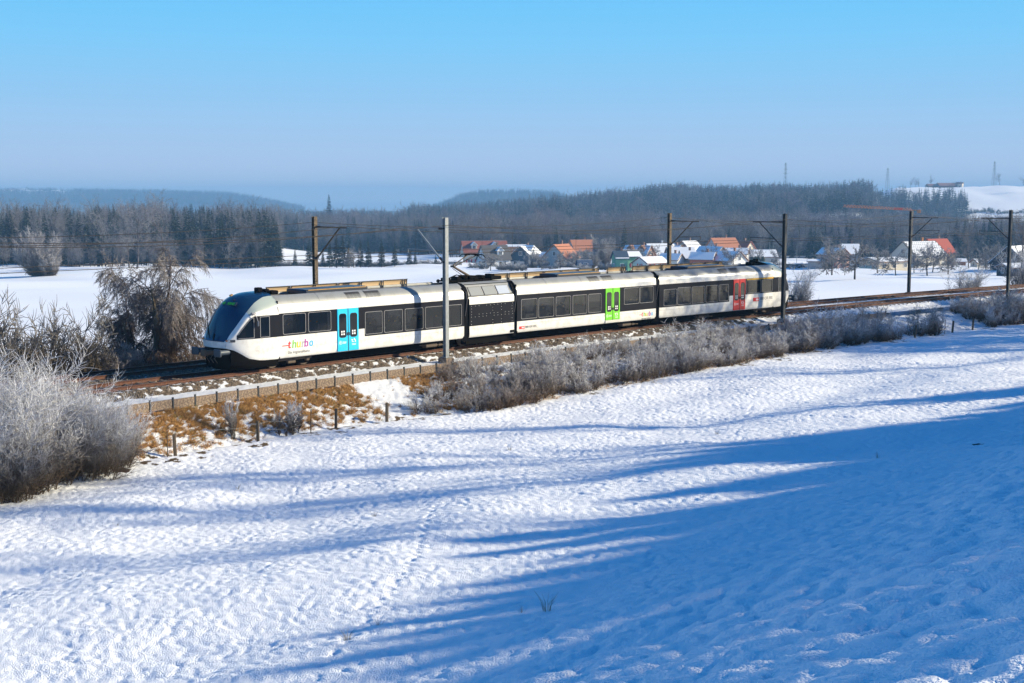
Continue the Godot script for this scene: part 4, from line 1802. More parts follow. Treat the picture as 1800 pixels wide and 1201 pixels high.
func tree_styles() -> Dictionary:
	var out := {}
	var D := {"seg": [5, 4, 3, 1], "kids": [3, 3, 3], "wob": [.12, .25, .3, .3], "up": [.05, .10, .06, .02], "ang": [.7, .75, .8], "ratio": [.5, .5, .42], "frost": [.0, .08, .26, .42], "thin": .6, "rmin": .035, "bare": 1, "h0": 0.0, "h1": 10.0, "bark": Color(.058, .050, .055), "ice": Color(.66, .65, .68), "base": 0.0, "r0": .34}
	for k in 4:
		rng.seed = 300 + k
		var mb := MB.new()
		var P := D.duplicate()
		if k % 2:
			P.bark = Color(.07, .052, .048)
			P.frost = [.0, .05, .12, .22]
		grow(mb, Vector3(0, -.3, 0), Vector3(rnd(-.08, .08), 1, rnd(-.08, .08)).normalized(), 17.0, .34, 0, P)
		out["bare%d" % k] = mb.mesh(M.twig)
	for k in 3:
		rng.seed = 330 + k
		var mb := MB.new()
		var A := {"seg": [3, 4, 3, 1], "kids": [4, 3, 3], "wob": [.15, .35, .4, .4], "up": [.0, .03, .05, .03], "ang": [1.05, .8, .8], "ratio": [.8, .55, .45], "frost": [.0, .1, .25, .42], "thin": .7, "rmin": .045, "bare": 1, "h0": 0.0, "h1": 3.0, "bark": Color(.06, .046, .034), "ice": Color(.70, .70, .74), "base": 0.0, "r0": .2}
		grow(mb, Vector3(0, -.2, 0), Vector3(rnd(-.1, .1), 1, rnd(-.1, .1)).normalized(), 4.2, .19, 0, A)
		out["fruit%d" % k] = mb.mesh(M.twig)
	for k in 2:
		out["hillfir%d" % k] = fir_mesh(345 + k, 22.0, 4.6, 34, 15)
	for k in 3:
		out["fir%d" % k] = fir_mesh(350 + k, 22.0, 3.4, 22, 9)
		out["farfir%d" % k] = fir_mesh(360 + k, 20.0, 3.6, 9, 6)
		rng.seed = 370 + k
		var mb := MB.new()
		var P := D.duplicate()
		P.merge({"seg": [3, 3, 2], "kids": [4, 5], "wob": [.15, .3, .4], "up": [.05, .1, .05], "ang": [.75, .8], "ratio": [.5, .5], "frost": [.0, .12, .26], "rmin": .09}, true)
		if k == 1:
			P.frost = [.0, .04, .08]
		grow(mb, Vector3(0, -.3, 0), Vector3.UP, 15.0, .35, 0, P)
		out["farbare%d" % k] = mb.mesh(M.twig)
	rng.seed = 395
	var C := hedge_style(.8, Color(.10, .07, .06))
	C.merge({"seg": [5, 4, 2], "kids": [4, 4], "wob": [.1, .25, .35], "up": [.05, .1, .05], "ang": [.5, .7], "ratio": [.30, .5], "r0": .10, "rmin": .03, "frost": [.05, .25, .5], "h0": 0.0, "h1": 6.0, "base": 2.0}, true)
	out["clump"] = shrub_mesh(396, 46, 10.0, 1.0, C)
	return out


func fir_mesh(sd: int, h: float, w: float, tiers: int, per: int) -> ArrayMesh:
	rng.seed = sd
	var mb := MB.new()
	mb.col = Color(.05, .035, .025)
	mb.tube([Vector3(0, -.5, 0), Vector3(0, h * .5, 0), Vector3(0, h, 0)], [.3, .18, .03], 5)
	for k in tiers:
		var f := (k + .4) / tiers
		var y := h * lerpf(.08, .985, pow(f, .92))
		var reach := w * pow(1.0 - f, .8) * rnd(.8, 1.12) + .25
		for j in per:
			var a := TAU * (j + rng.randf() * .8) / per
			var l := reach * rnd(.7, 1.15)
			var d := Vector3(cos(a), 0, sin(a))
			var sd_ := Vector3(-sin(a), 0, cos(a))
			var p := Vector3(0, y + rnd(-.3, .3), 0)
			var m := p + d * l * .55 + Vector3(0, l * .02 - .1, 0)
			var e := p + d * l + Vector3(0, -l * rnd(.12, .35), 0)
			var g := rnd(.7, 1.3)
			var half := reach * 1.9 / per + .12
			var c0 := Color(.013, .030, .024) * g
			var c1 := Color(.022, .050, .038) * g
			if rng.randf() < .22:
				c1 = c1.lerp(Color(.5, .53, .55), rnd(.15, .5))
			mb.col = c0
			mb.quad(p, m - sd_ * half, e, m + sd_ * half)
			mb.col = c1
			mb.quad(p + Vector3(0, .05, 0), m - sd_ * half * .5 + Vector3(0, -half * .75, 0), e + Vector3(0, -.15, 0), m + sd_ * half * .5 + Vector3(0, half * .1, 0))
			mb.tri(m + sd_ * half * .8, e + sd_ * half * .5 + Vector3(0, -.1, 0), m + Vector3(0, -half * .6, 0))
	return mb.mesh(M.leaf)


var TREES := {}


# bearing: metres to the right per metre of depth; depth zf
func spot(bearing: float, zf: float, sink := 0.0) -> Vector3:
	return on_ground(bearing * zf, zf, sink)


func build_orchard() -> void:
	TREES = tree_styles()
	rng.seed = 90
	var list := [[0.2464, 338.0, 1.12, "knotty bare fruit tree in front of the pink house"], [0.2644, 292.0, 1.15, "bare fruit tree with a wide round crown, nearest in the orchard"], [0.2815, 380.0, .95, "small fruit tree in front of the long flat shed"], [0.2959, 350.0, .95, "frosty fruit tree just left of the dark mast"], [0.3100, 362.0, .9, "frosty fruit tree just right of the dark mast"], [0.3200, 346.0, 1.05, "frosty fruit tree in front of the farmhouse, first of a close pair"], [0.3240, 360.0, 1.0, "frosty fruit tree in front of the farmhouse, second of a close pair"], [0.3363, 350.0, 1.0, "frosty fruit tree right of the farmhouse"], [0.3384, 372.0, .8, "fruit tree half hidden behind the one right of the farmhouse"], [0.3595, 385.0, .9, "fruit tree above the dark track bush"], [0.3652, 368.0, .85, "thin fruit tree right of the dark track bush"], [0.3700, 376.0, 1.1, "tall frosty fruit tree in front of the dark barn"], [0.3805, 376.0, 1.0, "fruit tree behind the rightmost mast"], [0.3915, 350.0, 1.05, "fruit tree at the right edge"], [0.2565, 345.0, .55, "young thin fruit tree between two bigger ones"], [-0.1219, 420.0, .95, "small lone bare tree on the snowfield behind the front carriage"]]
	for k in list.size():
		var q: Array = list[k]
		plant("fruit_tree", TREES["fruit%d" % (k % 3)], q[3], "fruit tree", "trees of the snowy orchard" if k < 15 else "", spot(q[0], q[1]), rnd(0, TAU), Vector3.ONE * q[2] * (1.32 if k < 2 else 1.15))


# ---------------------------------------------------------------- village
# ridge along x; yaw turns the front (+z) to the right
func house(called: String, label: String, bearing: float, zf: float, yaw: float, l: float, w: float, hw: float, hr: float, wall: Color, roof: Color, o := {}) -> void:
	var t := thing(called, label, o.get("cat", "house"), Transform3D(Basis(Vector3.UP, deg_to_rad(yaw)), spot(bearing, zf, .3)), "")
	hw += .3
	if yaw < -15.0:
		hr *= .78
	var wm := mat(wall, .9)
	var b := MB.new()
	var x := l * .5
	var z := w * .5
	b.quad(Vector3(-x, 0, z), Vector3(-x, hw, z), Vector3(x, hw, z), Vector3(x, 0, z))
	b.quad(Vector3(x, 0, -z), Vector3(x, hw, -z), Vector3(-x, hw, -z), Vector3(-x, 0, -z))
	for s in [1.0, -1.0]:
		b.quadn(Vector3(s * x, 0, -z), Vector3(s * x, hw, -z), Vector3(s * x, hw, z), Vector3(s * x, 0, z), Vector3(s, 0, 0))
		var e := [Vector3(s * x, hw, z * s), Vector3(s * x, hw + hr, 0), Vector3(s * x, hw, -z * s)]
		b.tri(e[0], e[1], e[2])
	obj("wall", b, wm, t)
	if o.has("upper"):
		b = MB.new()
		b.box(Vector3(0, hw * .78, 0), Vector3(l + .06, hw * .45, w + .06))
		for s in [1.0, -1.0]:
			b.tri(Vector3(s * (x + .03), hw, z * s), Vector3(s * (x + .03), hw + hr - .1, 0), Vector3(s * (x + .03), hw, -z * s))
		obj("upper_cladding", b, mat(o.upper, .9), t)
	var rm := mat(roof, .85)
	var ov := .55
	var up := Vector2(z, hr).normalized()
	for s in [1.0, -1.0]:
		b = MB.new()
		var lenr := Vector2(z, hr).length() + ov
		var bs := Basis(Vector3.RIGHT, Vector3(0, up.x, s * up.y), Vector3(0, -up.y * s, up.x).normalized() * 1.0)
		if s < 0:
			bs = Basis(Vector3.RIGHT, Vector3(0, up.x, -up.y), Vector3(0, up.y, up.x))
		var mid := Vector3(0, hw + hr, 0) + Vector3(0, -up.y, s * up.x) * lenr * .5 + Vector3(0, up.x, s * up.y) * .12
		b.box(mid, Vector3(l + 1.0, .22, lenr), bs)
		var r := obj("roof", b, rm, t)
		var cover: float = o.get("snow_front" if s > 0 else "snow_back", 1.0)
		if cover > 0.0:
			b = MB.new()
			var cl := lenr * cover
			var low := mid + Vector3(0, -up.y, s * up.x) * (lenr - cl) * .5 * (1.0 if o.get("low_snow", false) else -1.0)
			if o.has("tiles"):
				# thin snow with the tile courses showing through
				for row in 9:
					for k in int(l / .9):
						b.box(low + Vector3(-l * .5 + .5 + k * .9 + .45 * (row % 2), 0, 0) + Vector3(0, -up.y, s * up.x) * (row - 4) * cl / 9.3 + Vector3(0, up.x, s * up.y) * .13, Vector3(.74, .05, cl / 9.0 * .8), bs)
			else:
				b.soft_box(low + Vector3(0, up.x, s * up.y) * .16, Vector3(l + .8, .18, cl - .15), .07, bs)
			obj("snow_cover", b, M.roofsnow, r)
	# windows
	var shut: Variant = o.get("shutter")
	var wb := MB.new()
	wb.box(Vector3(0, 0, 0), Vector3(1.0, 1.25, .08))
	var fb := MB.new()
	for q in [[0, .66, 1.2, .09], [0, -.66, 1.2, .09], [.56, 0, .09, 1.25], [-.56, 0, .09, 1.25], [0, 0, .06, 1.2]]:
		fb.box(Vector3(q[0], q[1], .03), Vector3(q[2], q[3], .1))
	var sb := MB.new()
	sb.box(Vector3(-.95, 0, .02), Vector3(.55, 1.3, .06))
	sb.box(Vector3(.95, 0, .02), Vector3(.55, 1.3, .06))
	var meshes := [wb.mesh(M.pane), fb.mesh(M.signwhite), sb.mesh(mat(shut, .7)) if shut != null else null]
	var floors := maxi(1, int((hw - .6) / 2.6))
	for fl in floors:
		for side in 4:
			var wide := l if side < 2 else w
			var n: int = o.get("cols", maxi(1, int(wide / 3.4)))
			if side >= 2:
				n = maxi(1, int(wide / 3.8))
			for k in n:
				var u := (k + .5) / n * wide - wide * .5
				var y := 1.75 + fl * 2.6
				var tt := Transform3D(Basis.IDENTITY, Vector3(u, y, z + .03))
				if side == 1:
					tt = Transform3D(Basis(Vector3.UP, PI), Vector3(u, y, -z - .03))
				elif side == 2:
					tt = Transform3D(Basis(Vector3.UP, PI * .5), Vector3(x + .05, y, u))
				elif side == 3:
					tt = Transform3D(Basis(Vector3.UP, -PI * .5), Vector3(-x - .05, y, u))
				if o.get("blind", false) and side == 0:
					continue
				var wo := put("window", meshes[0], t)
				wo.transform = tt
				put("window_frame", meshes[1], wo)
				if meshes[2]:
					put("shutter", meshes[2], wo)
	if hr > 2.6:
		for s in [1.0, -1.0]:
			var wo := put("window", meshes[0], t)
			wo.transform = Transform3D(Basis(Vector3.UP, s * PI * .5), Vector3(s * (x + .05), hw + hr * .3, 0))
			put("window_frame", meshes[1], wo)
			if meshes[2]:
				put("shutter", meshes[2], wo)
	if not o.get("plain", false):
		b = MB.new()
		b.box(Vector3(l * .18, hw + hr + .35, -w * .08), Vector3(.6, 1.7, .6))
		b.box(Vector3(l * .18, hw + hr + 1.22, -w * .08), Vector3(.75, .1, .75))
		obj("chimney", b, mat(o.get("chimney", lin(.22, .13, .10)), .9), t)
		b = MB.new()
		b.box(Vector3(l * .1, 1.15, z + .04), Vector3(1.05, 2.1, .1))
		obj("door", b, M.wood, t)
	for q in o.get("dormer", []):
		var dm := MB.new()
		var fx: float = q
		var dz := z * .62
		var dy := hw + hr * .30
		dm.box(Vector3(fx, dy + .5, dz - .6), Vector3(2.2, 2.0, 2.2))
		dm.poly([Vector3(fx - 1.1, dy + 1.5, dz + .5), Vector3(fx, dy + 2.6, dz + .5), Vector3(fx + 1.1, dy + 1.5, dz + .5)])
		var d := obj("dormer", dm, wm, t)
		dm = MB.new()
		for s in [1.0, -1.0]:
			dm.box(Vector3(fx + s * .68, dy + 2.12, dz - .9), Vector3(1.9, .14, 3.4), Basis(Vector3(0, 0, 1), -s * .78))
		obj("dormer_roof", dm, M.roofsnow if o.get("dormer_snow", true) else rm, d)
		var wo := put("dormer_window", meshes[0], d)
		wo.position = Vector3(fx, dy + .7, dz + .53)
		put("window_frame", meshes[1], wo)


func build_village() -> void:
	var white := lin(.72, .72, .70)
	var cream := lin(.62, .54, .42)
	var grey := lin(.36, .36, .35)
	var redtile := lin(.27, .085, .06)
	var orange := lin(.43, .165, .085)
	var brown := lin(.20, .10, .065)
	var slate := lin(.09, .085, .085)
	var redshut := lin(.50, .015, .03)
	house("apartment_house", "long cream apartment house under a dark red roof with two cross gables", -0.0215, 505.0, 12, 17.0, 10.0, 4.6, 4.2, cream, redtile, {"shutter": redshut, "snow_front": .0, "snow_back": .9, "dormer": [-4.5, 3.6]})
	house("house", "white house with a steep dark grey roof and a white dormer", -0.0140, 448.0, 24, 9.0, 8.0, 2.8, 4.6, white, slate, {"snow_front": .0, "dormer": [1.2]})
	house("house", "grey house with a dull red ridge behind the dark blue gable", 0.0035, 500.0, 5, 7.5, 7.5, 4.6, 2.8, grey, brown, {"snow_front": .3, "snow_back": .8})
	house("house", "house with a dark blue boarded upper gable over a white ground floor", 0.0114, 455.0, 62, 9.5, 8.0, 3.8, 3.2, white, slate, {"upper": lin(.035, .075, .12), "snow_front": .8, "dormer": [-1.0]})
	house("shed", "low flat grey shed between the blue gable and the orange roofs", 0.0250, 480.0, 8, 9.0, 5.0, 3.0, .7, grey, slate, {"plain": true, "cat": "shed"})
	house("house", "small house with a snowy blue shaded roof left of the orange gable house", 0.0294, 450.0, -50, 7.0, 6.0, 2.6, 3.0, white, brown, {})
	house("house", "grey gabled house with a bright orange tiled roof", 0.0377, 436.0, 58, 9.0, 8.6, 3.6, 4.2, lin(.45, .45, .43), orange, {"snow_front": .0, "snow_back": .7, "low_snow": true})
	house("house", "large house with the biggest plain orange tiled roof, behind a frosty bush", 0.0535, 510.0, 20, 9.0, 9.0, 5.2, 4.0, grey, orange, {"snow_front": .0, "snow_back": .4})
	house("shed", "low garden shed with a dark blue roof in front of the white frosty tree", 0.0557, 415.0, 10, 4.0, 3.5, 1.6, 1.2, grey, lin(.04, .07, .13), {"plain": true, "cat": "shed", "snow_front": .0})
	house("house", "brown half timbered house under a wide snowy roof, above the green houses", 0.0973, 480.0, -28, 9.5, 9.0, 3.6, 4.6, brown, brown, {"dormer": [-2.0, 2.4], "dormer_snow": false})
	house("house", "green house with a dark blue roof, nearer the frosty tree", 0.0829, 402.0, 12, 3.6, 5.0, 3.8, 2.0, lin(.14, .33, .22), lin(.03, .06, .10), {"snow_front": .15, "low_snow": true})
	house("house", "green house with red shutters and a snowy roof", 0.0903, 412.0, 20, 5.0, 6.0, 4.2, 1.9, lin(.16, .38, .24), slate, {"shutter": lin(.25, .03, .05), "snow_front": .75, "low_snow": true})
	house("bungalow", "white bungalow with bright red shutters and a snowy roof", 0.1065, 402.0, 36, 8.6, 6.6, 2.3, 1.7, white, brown, {"shutter": redshut, "cat": "house"})
	house("house", "house with a big snowy roof left of the brown mast, with a pale chimney", 0.1127, 500.0, 14, 9.5, 9.5, 3.6, 4.2, white, brown, {"chimney": white})
	house("house", "brown gabled house behind the brown mast", 0.1241, 510.0, -40, 7.0, 7.5, 4.6, 3.4, cream, brown, {"dormer": [0.0]})
	house("house", "house with a broad snowy roof just right of the brown mast", 0.1293, 468.0, 8, 9.5, 7.5, 3.4, 3.2, grey, brown, {})
	house("house", "tall house with a dark gable and one dark skylight in its snowy roof", 0.1359, 520.0, 42, 8.0, 8.5, 5.2, 3.6, lin(.2, .2, .2), brown, {})
	house("house", "pale blue shaded house with a bright white gable, in front of the brown mast", 0.1228, 420.0, -30, 6.4, 5.6, 3.0, 2.3, white, brown, {})
	house("house", "grey rough walled house with a snowy roof, left of the salmon house", 0.1350, 425.0, 4, 4.6, 6.0, 3.4, 2.3, grey, brown, {})
	house("house", "salmon coloured house with a bright orange gable", 0.1473, 418.0, -24, 7.4, 5.6, 3.2, 2.6, lin(.52, .16, .09), brown, {"shutter": lin(.2, .12, .11)})
	house("house", "dark grey gabled house with a snowy roof, behind the salmon house", 0.1534, 460.0, -42, 9.0, 9.0, 3.6, 4.2, lin(.17, .15, .13), brown, {})
	house("house", "tall house with an orange tiled roof and a blue shaded gable, highest in the village", 0.1622, 505.0, 26, 10.5, 9.0, 5.6, 4.4, lin(.36, .40, .46), orange, {"snow_front": .0, "snow_back": .7})
	house("house", "half timbered house with a dark red roof and a lit gable", 0.1758, 515.0, -44, 9.0, 8.0, 5.2, 4.6, cream, redtile, {"snow_front": .35, "low_snow": true})
	house("house", "white house under a smooth snowy roof above the red panelled gable house", 0.1710, 462.0, -16, 9.5, 7.0, 4.4, 2.4, white, brown, {})
	house("house", "white gabled house with a red panel beside its gable, nearest the train's roof", 0.1679, 416.0, -52, 8.0, 7.4, 2.8, 3.6, white, brown, {})
	house("barn", "long low barn with a snowy roof behind the clipped conifers", 0.1903, 500.0, 6, 12.0, 7.0, 3.0, 2.4, grey, brown, {"plain": true, "cat": "barn"})
	house("shed", "low flat roofed grey shed beside the parked cars", 0.2345, 425.0, -14, 5.2, 4.0, 2.3, .5, lin(.3, .3, .32), brown, {"plain": true, "blind": true, "cat": "shed"})
	house("house", "pale pink house with red shutters and a dark side", 0.2473, 428.0, -50, 8.0, 6.2, 4.6, 2.5, lin(.66, .40, .32), brown, {"shutter": lin(.33, .04, .04)})
	house("house", "blue shaded house with a snowy roof, beside the dark spruce", 0.2595, 455.0, 4, 6.0, 7.5, 4.6, 3.2, lin(.27, .28, .32), brown, {})
	house("shed", "long beige shed under a broad flat snowy roof", 0.2872, 412.0, 26, 13.0, 9.0, 2.6, 1.0, cream, brown, {"plain": true, "cat": "shed"})
	house("farmhouse", "big farmhouse with snow on the tile pattern of its long roof", 0.3126, 432.0, 30, 14.5, 11.0, 4.4, 4.4, lin(.62, .56, .46), slate, {"tiles": true, "cols": 5, "chimney": lin(.5, .2, .06)})
	house("house", "yellow house with a bright red tiled roof behind the farmhouse", 0.3266, 452.0, 28, 8.5, 9.0, 5.0, 4.6, lin(.66, .42, .14), lin(.38, .07, .04), {"snow_front": .0, "snow_back": .5, "shutter": brown})
	house("barn", "large dark boarded barn with a snowy roof at the right edge", 0.3880, 360.0, 48, 11.0, 10.0, 3.0, 4.6, lin(.05, .045, .045), slate, {"plain": true, "blind": true, "cat": "barn", "snow_front": .8})
	house("shed", "open dark shed with a curved snowy roof in front of the big barn", 0.3897, 335.0, 16, 9.0, 5.0, 2.2, .9, lin(.04, .04, .045), brown, {"plain": true, "blind": true, "cat": "shed"})
	house("shed", "small shed with a white roof right of the farmhouse", 0.3428, 440.0, -10, 5.0, 4.0, 2.0, .8, brown, brown, {"plain": true, "cat": "shed"})
	house("shed", "small yellowish shed with a snowy roof between the orchard trees", 0.3595, 430.0, 20, 4.0, 3.4, 1.9, 1.0, cream, brown, {"plain": true, "cat": "shed"})
	house("shed", "little grey barn left of the long cream apartment house", -0.0443, 470.0, 8, 5.0, 4.0, 1.6, 1.2, grey, slate, {"plain": true, "cat": "shed"})
	# farm on the hilltop
	house("barn", "brown barn on the snowy hilltop, left of two", 0.3214, 1600.0, 8, 13.0, 9.0, 2.0, 2.4, lin(.12, .07, .06), lin(.2, .1, .08), {"plain": true, "snow_front": .0, "cat": "barn", "blind": true})
	house("barn", "long brown barn in the middle of the hilltop farm", 0.3319, 1600.0, 8, 22.0, 12.0, 2.2, 3.2, lin(.12, .07, .06), lin(.22, .11, .09), {"plain": true, "snow_front": .0, "cat": "barn", "blind": true})
	house("house", "pale farmhouse at the right end of the hilltop farm", 0.3424, 1600.0, -30, 8.0, 8.0, 4.2, 2.8, cream, lin(.25, .12, .09), {"snow_front": .2})
	house("factory", "grey blue factory hall on the slope at the right edge", 0.3946, 960.0, 6, 26.0, 14.0, 9.0, 1.5, lin(.25, .28, .33), slate, {"plain": true, "blind": true, "cat": "building"})
	house("silo", "reddish silo tower beside the factory hall at the right edge", 0.3854, 955.0, 6, 6.0, 6.0, 15.0, .8, lin(.30, .17, .14), slate, {"plain": true, "blind": true, "cat": "silo", "snow_front": .0})
	# town on the far hill
	for k in 11:
		var hh: float = [9, 13, 8, 14, 15, 12, 9, 11, 8, 10, 7][k]
		house("apartment_block", "pale apartment block on the far hazy hill, number %s from its left end" % ["one", "two", "three", "four", "five", "six", "seven", "eight", "nine", "ten", "eleven"][k], [-0.3911, -0.3858, -0.3819, -0.3797, -0.3744, -0.3709, -0.3665, -0.3617, -0.3577, -0.3494, -0.3441][k], 4330.0 - 25.0 * (k % 3), 12, [16, 22, 14, 24, 26, 20, 14, 18, 14, 26, 18][k], 12.0, hh, 2.5, white, redtile if k < 4 else slate, {"plain": true, "snow_front": .0 if k < 4 else 1.0, "cat": "building", "blind": true})
	# parked cars under snow
	for k in 8:
		car(["dark parked car, leftmost in the snowy car park", "parked car with a white snow covered roof beside the leftmost dark one", "blue grey parked car in the front row of the car park", "parked car in the middle of the back row, wholly white", "dark blue parked car in the middle of the front row", "white parked car in the back row beside the lamp post", "silver parked car at the front right of the car park", "dark parked car beside the flat roofed shed"][k], [0.2131, 0.2153, 0.2179, 0.2201, 0.2218, 0.2245, 0.2267, 0.2293][k], [432.0, 446.0, 428.0, 444.0, 430.0, 446.0, 432.0, 440.0][k], [lin(.05, .05, .06), lin(.6, .6, .6), lin(.08, .11, .16), lin(.7, .7, .7), lin(.03, .05, .11), lin(.75, .75, .75), lin(.4, .42, .44), lin(.04, .04, .04)][k], 20.0 + 9 * (k % 3))
	for q in [[0.2192, 440.0, 8.0, "street lamp behind the parked cars, right of the train"], [0.2008, 460.0, 8.0, "street lamp left of the dark mast, by the clipped conifers"], [0.1982, 500.0, 9.0, "street lamp standing behind the barn with the snowy roof"]]:
		var t := thing("street_lamp", q[3], "street lamp", Transform3D(Basis.IDENTITY, spot(q[0], q[1])), "street lamps of the village")
		var b := MB.new()
		b.tube([Vector3(0, -.2, 0), Vector3(0, q[2], 0)], [.09, .06], 6)
		b.tube([Vector3(0, q[2], 0), Vector3(1.2, q[2] + .15, 0)], [.05, .04], 5)
		obj("pole", b, M.galv, t)
		b = MB.new()
		b.soft_box(Vector3(1.4, q[2] + .15, 0), Vector3(.7, .14, .3), .04)
		obj("lamp_head", b, M.galv, t)
	# tower crane
	var t := thing("tower_crane", "orange tower crane with a long jib above the village, behind the dark mast", "crane", Transform3D(Basis.IDENTITY, spot(0.3064, 640.0)))
	var b := MB.new()
	for s in [[.7, .7], [.7, -.7], [-.7, .7], [-.7, -.7]]:
		b.bar(Vector3(s[0], 0, s[1]), Vector3(s[0], 23.5, s[1]), .16, .16)
	for k in 16:
		b.bar(Vector3(-.7, k * 1.45, .7), Vector3(.7, k * 1.45 + 1.45, .7), .1, .1)
		b.bar(Vector3(.7, k * 1.45, -.7), Vector3(-.7, k * 1.45 + 1.45, -.7), .1, .1)
	obj("tower", b, M.orange, t)
	b = MB.new()
	for z in [-.6, .6]:
		b.bar(Vector3(0, 23.2, z), Vector3(-33.5, 25.0, z), .13, .13)
	b.bar(Vector3(0, 24.4, 0), Vector3(-33.5, 26.1, 0), .13, .13)
	for k in 22:
		var a := -k * 1.52
		for z in [-.6, .6]:
			b.bar(Vector3(a, 23.2 - a * .0537, z), Vector3(a - .76, 24.4 - (a - .76) * .051, 0), .09, .09)
			b.bar(Vector3(a - .76, 24.4 - (a - .76) * .051, 0), Vector3(a - 1.52, 23.2 - (a - 1.52) * .0537, z), .09, .09)
	obj("jib", b, M.orange, t)
	b = MB.new()
	b.soft_box(Vector3(-6.5, 24.0, 0), Vector3(4.2, .9, .5), .1)
	obj("jib_board", b, M.signred, t)
	b = MB.new()
	b.bar(Vector3(0, 23.5, 0), Vector3(4.4, 23.4, 0), .4, .4)
	b.soft_box(Vector3(3.6, 22.8, 0), Vector3(1.6, 1.6, 1.2), .1)
	obj("counterweight", b, M.orange, t)
	# pylons on the hill
	for q in [[0.2091, 1500.0, 44.0, "lattice pylon on the top of the wooded hill"], [0.2872, 1640.0, 30.0, "lattice pylon where the wood meets the snowy hilltop"], [0.3687, 1660.0, 33.0, "thin lattice pylon on the snowy hilltop at the right"]]:
		var y := thing("power_pylon", q[3], "pylon", Transform3D(Basis(Vector3.UP, .5), spot(q[0], q[1])), "pylons on the hill")
		var m := MB.new()
		var h: float = q[2]
		for s in [[1, 1], [1, -1], [-1, 1], [-1, -1]]:
			m.bar(Vector3(s[0] * 2.2, 0, s[1] * 2.2), Vector3(s[0] * .4, h, s[1] * .4), .16, .16)
		for k in 9:
			var f0 := k / 9.0
			var f1 := (k + 1) / 9.0
			var w0 := lerpf(2.2, .4, f0)
			var w1 := lerpf(2.2, .4, f1)
			for s in [1.0, -1.0]:
				m.bar(Vector3(-w0, h * f0, s * w0), Vector3(w1, h * f1, s * w1), .09, .09)
				m.bar(Vector3(w0, h * f0, s * w0), Vector3(-w1, h * f1, s * w1), .09, .09)
		obj("tower", m, M.steel, y)
		for k in 3:
			m = MB.new()
			m.bar(Vector3(-4.0 + k * .6, h * (.72 + .11 * k), 0), Vector3(4.0 - k * .6, h * (.72 + .11 * k), 0), .2, .18)
			obj("cross_arm", m, M.steel, y)


func car(label: String, bearing: float, zf: float, col: Color, yaw: float) -> void:
	var t := thing("parked_car", label, "car", Transform3D(Basis(Vector3.UP, deg_to_rad(yaw)), spot(bearing, zf)), "cars in the snowy car park")
	var m := mat(col, .3)
	var b := MB.new()
	b.soft_box(Vector3(0, .62, 0), Vector3(4.3, .62, 1.75), .14)
	b.soft_box(Vector3(-.15, 1.12, 0), Vector3(2.3, .56, 1.5), .2)
	obj("body", b, m, t)
	b = MB.new()
	b.box(Vector3(-.15, 1.12, 0), Vector3(2.34, .34, 1.3))
	b.box(Vector3(-.15, 1.12, 0), Vector3(1.8, .32, 1.53))
	obj("car_window", b, M.pane, t)
	b = MB.new()
	b.soft_box(Vector3(-.15, 1.44, 0), Vector3(2.1, .14, 1.4), .06)
	b.soft_box(Vector3(1.55, .96, 0), Vector3(1.0, .10, 1.5), .04)
	obj("snow_cover", b, M.roofsnow, t)
	for x in [-1.35, 1.35]:
		for z in [-.8, .8]:
			b = MB.new()
			b.lathe(Vector3(x, .32, z), [[0, -.1], [.31, -.1], [.32, 0], [.31, .1], [0, .1]], 12, Basis(Vector3.RIGHT, PI * .5))
			obj("wheel", b, M.rubber, t)


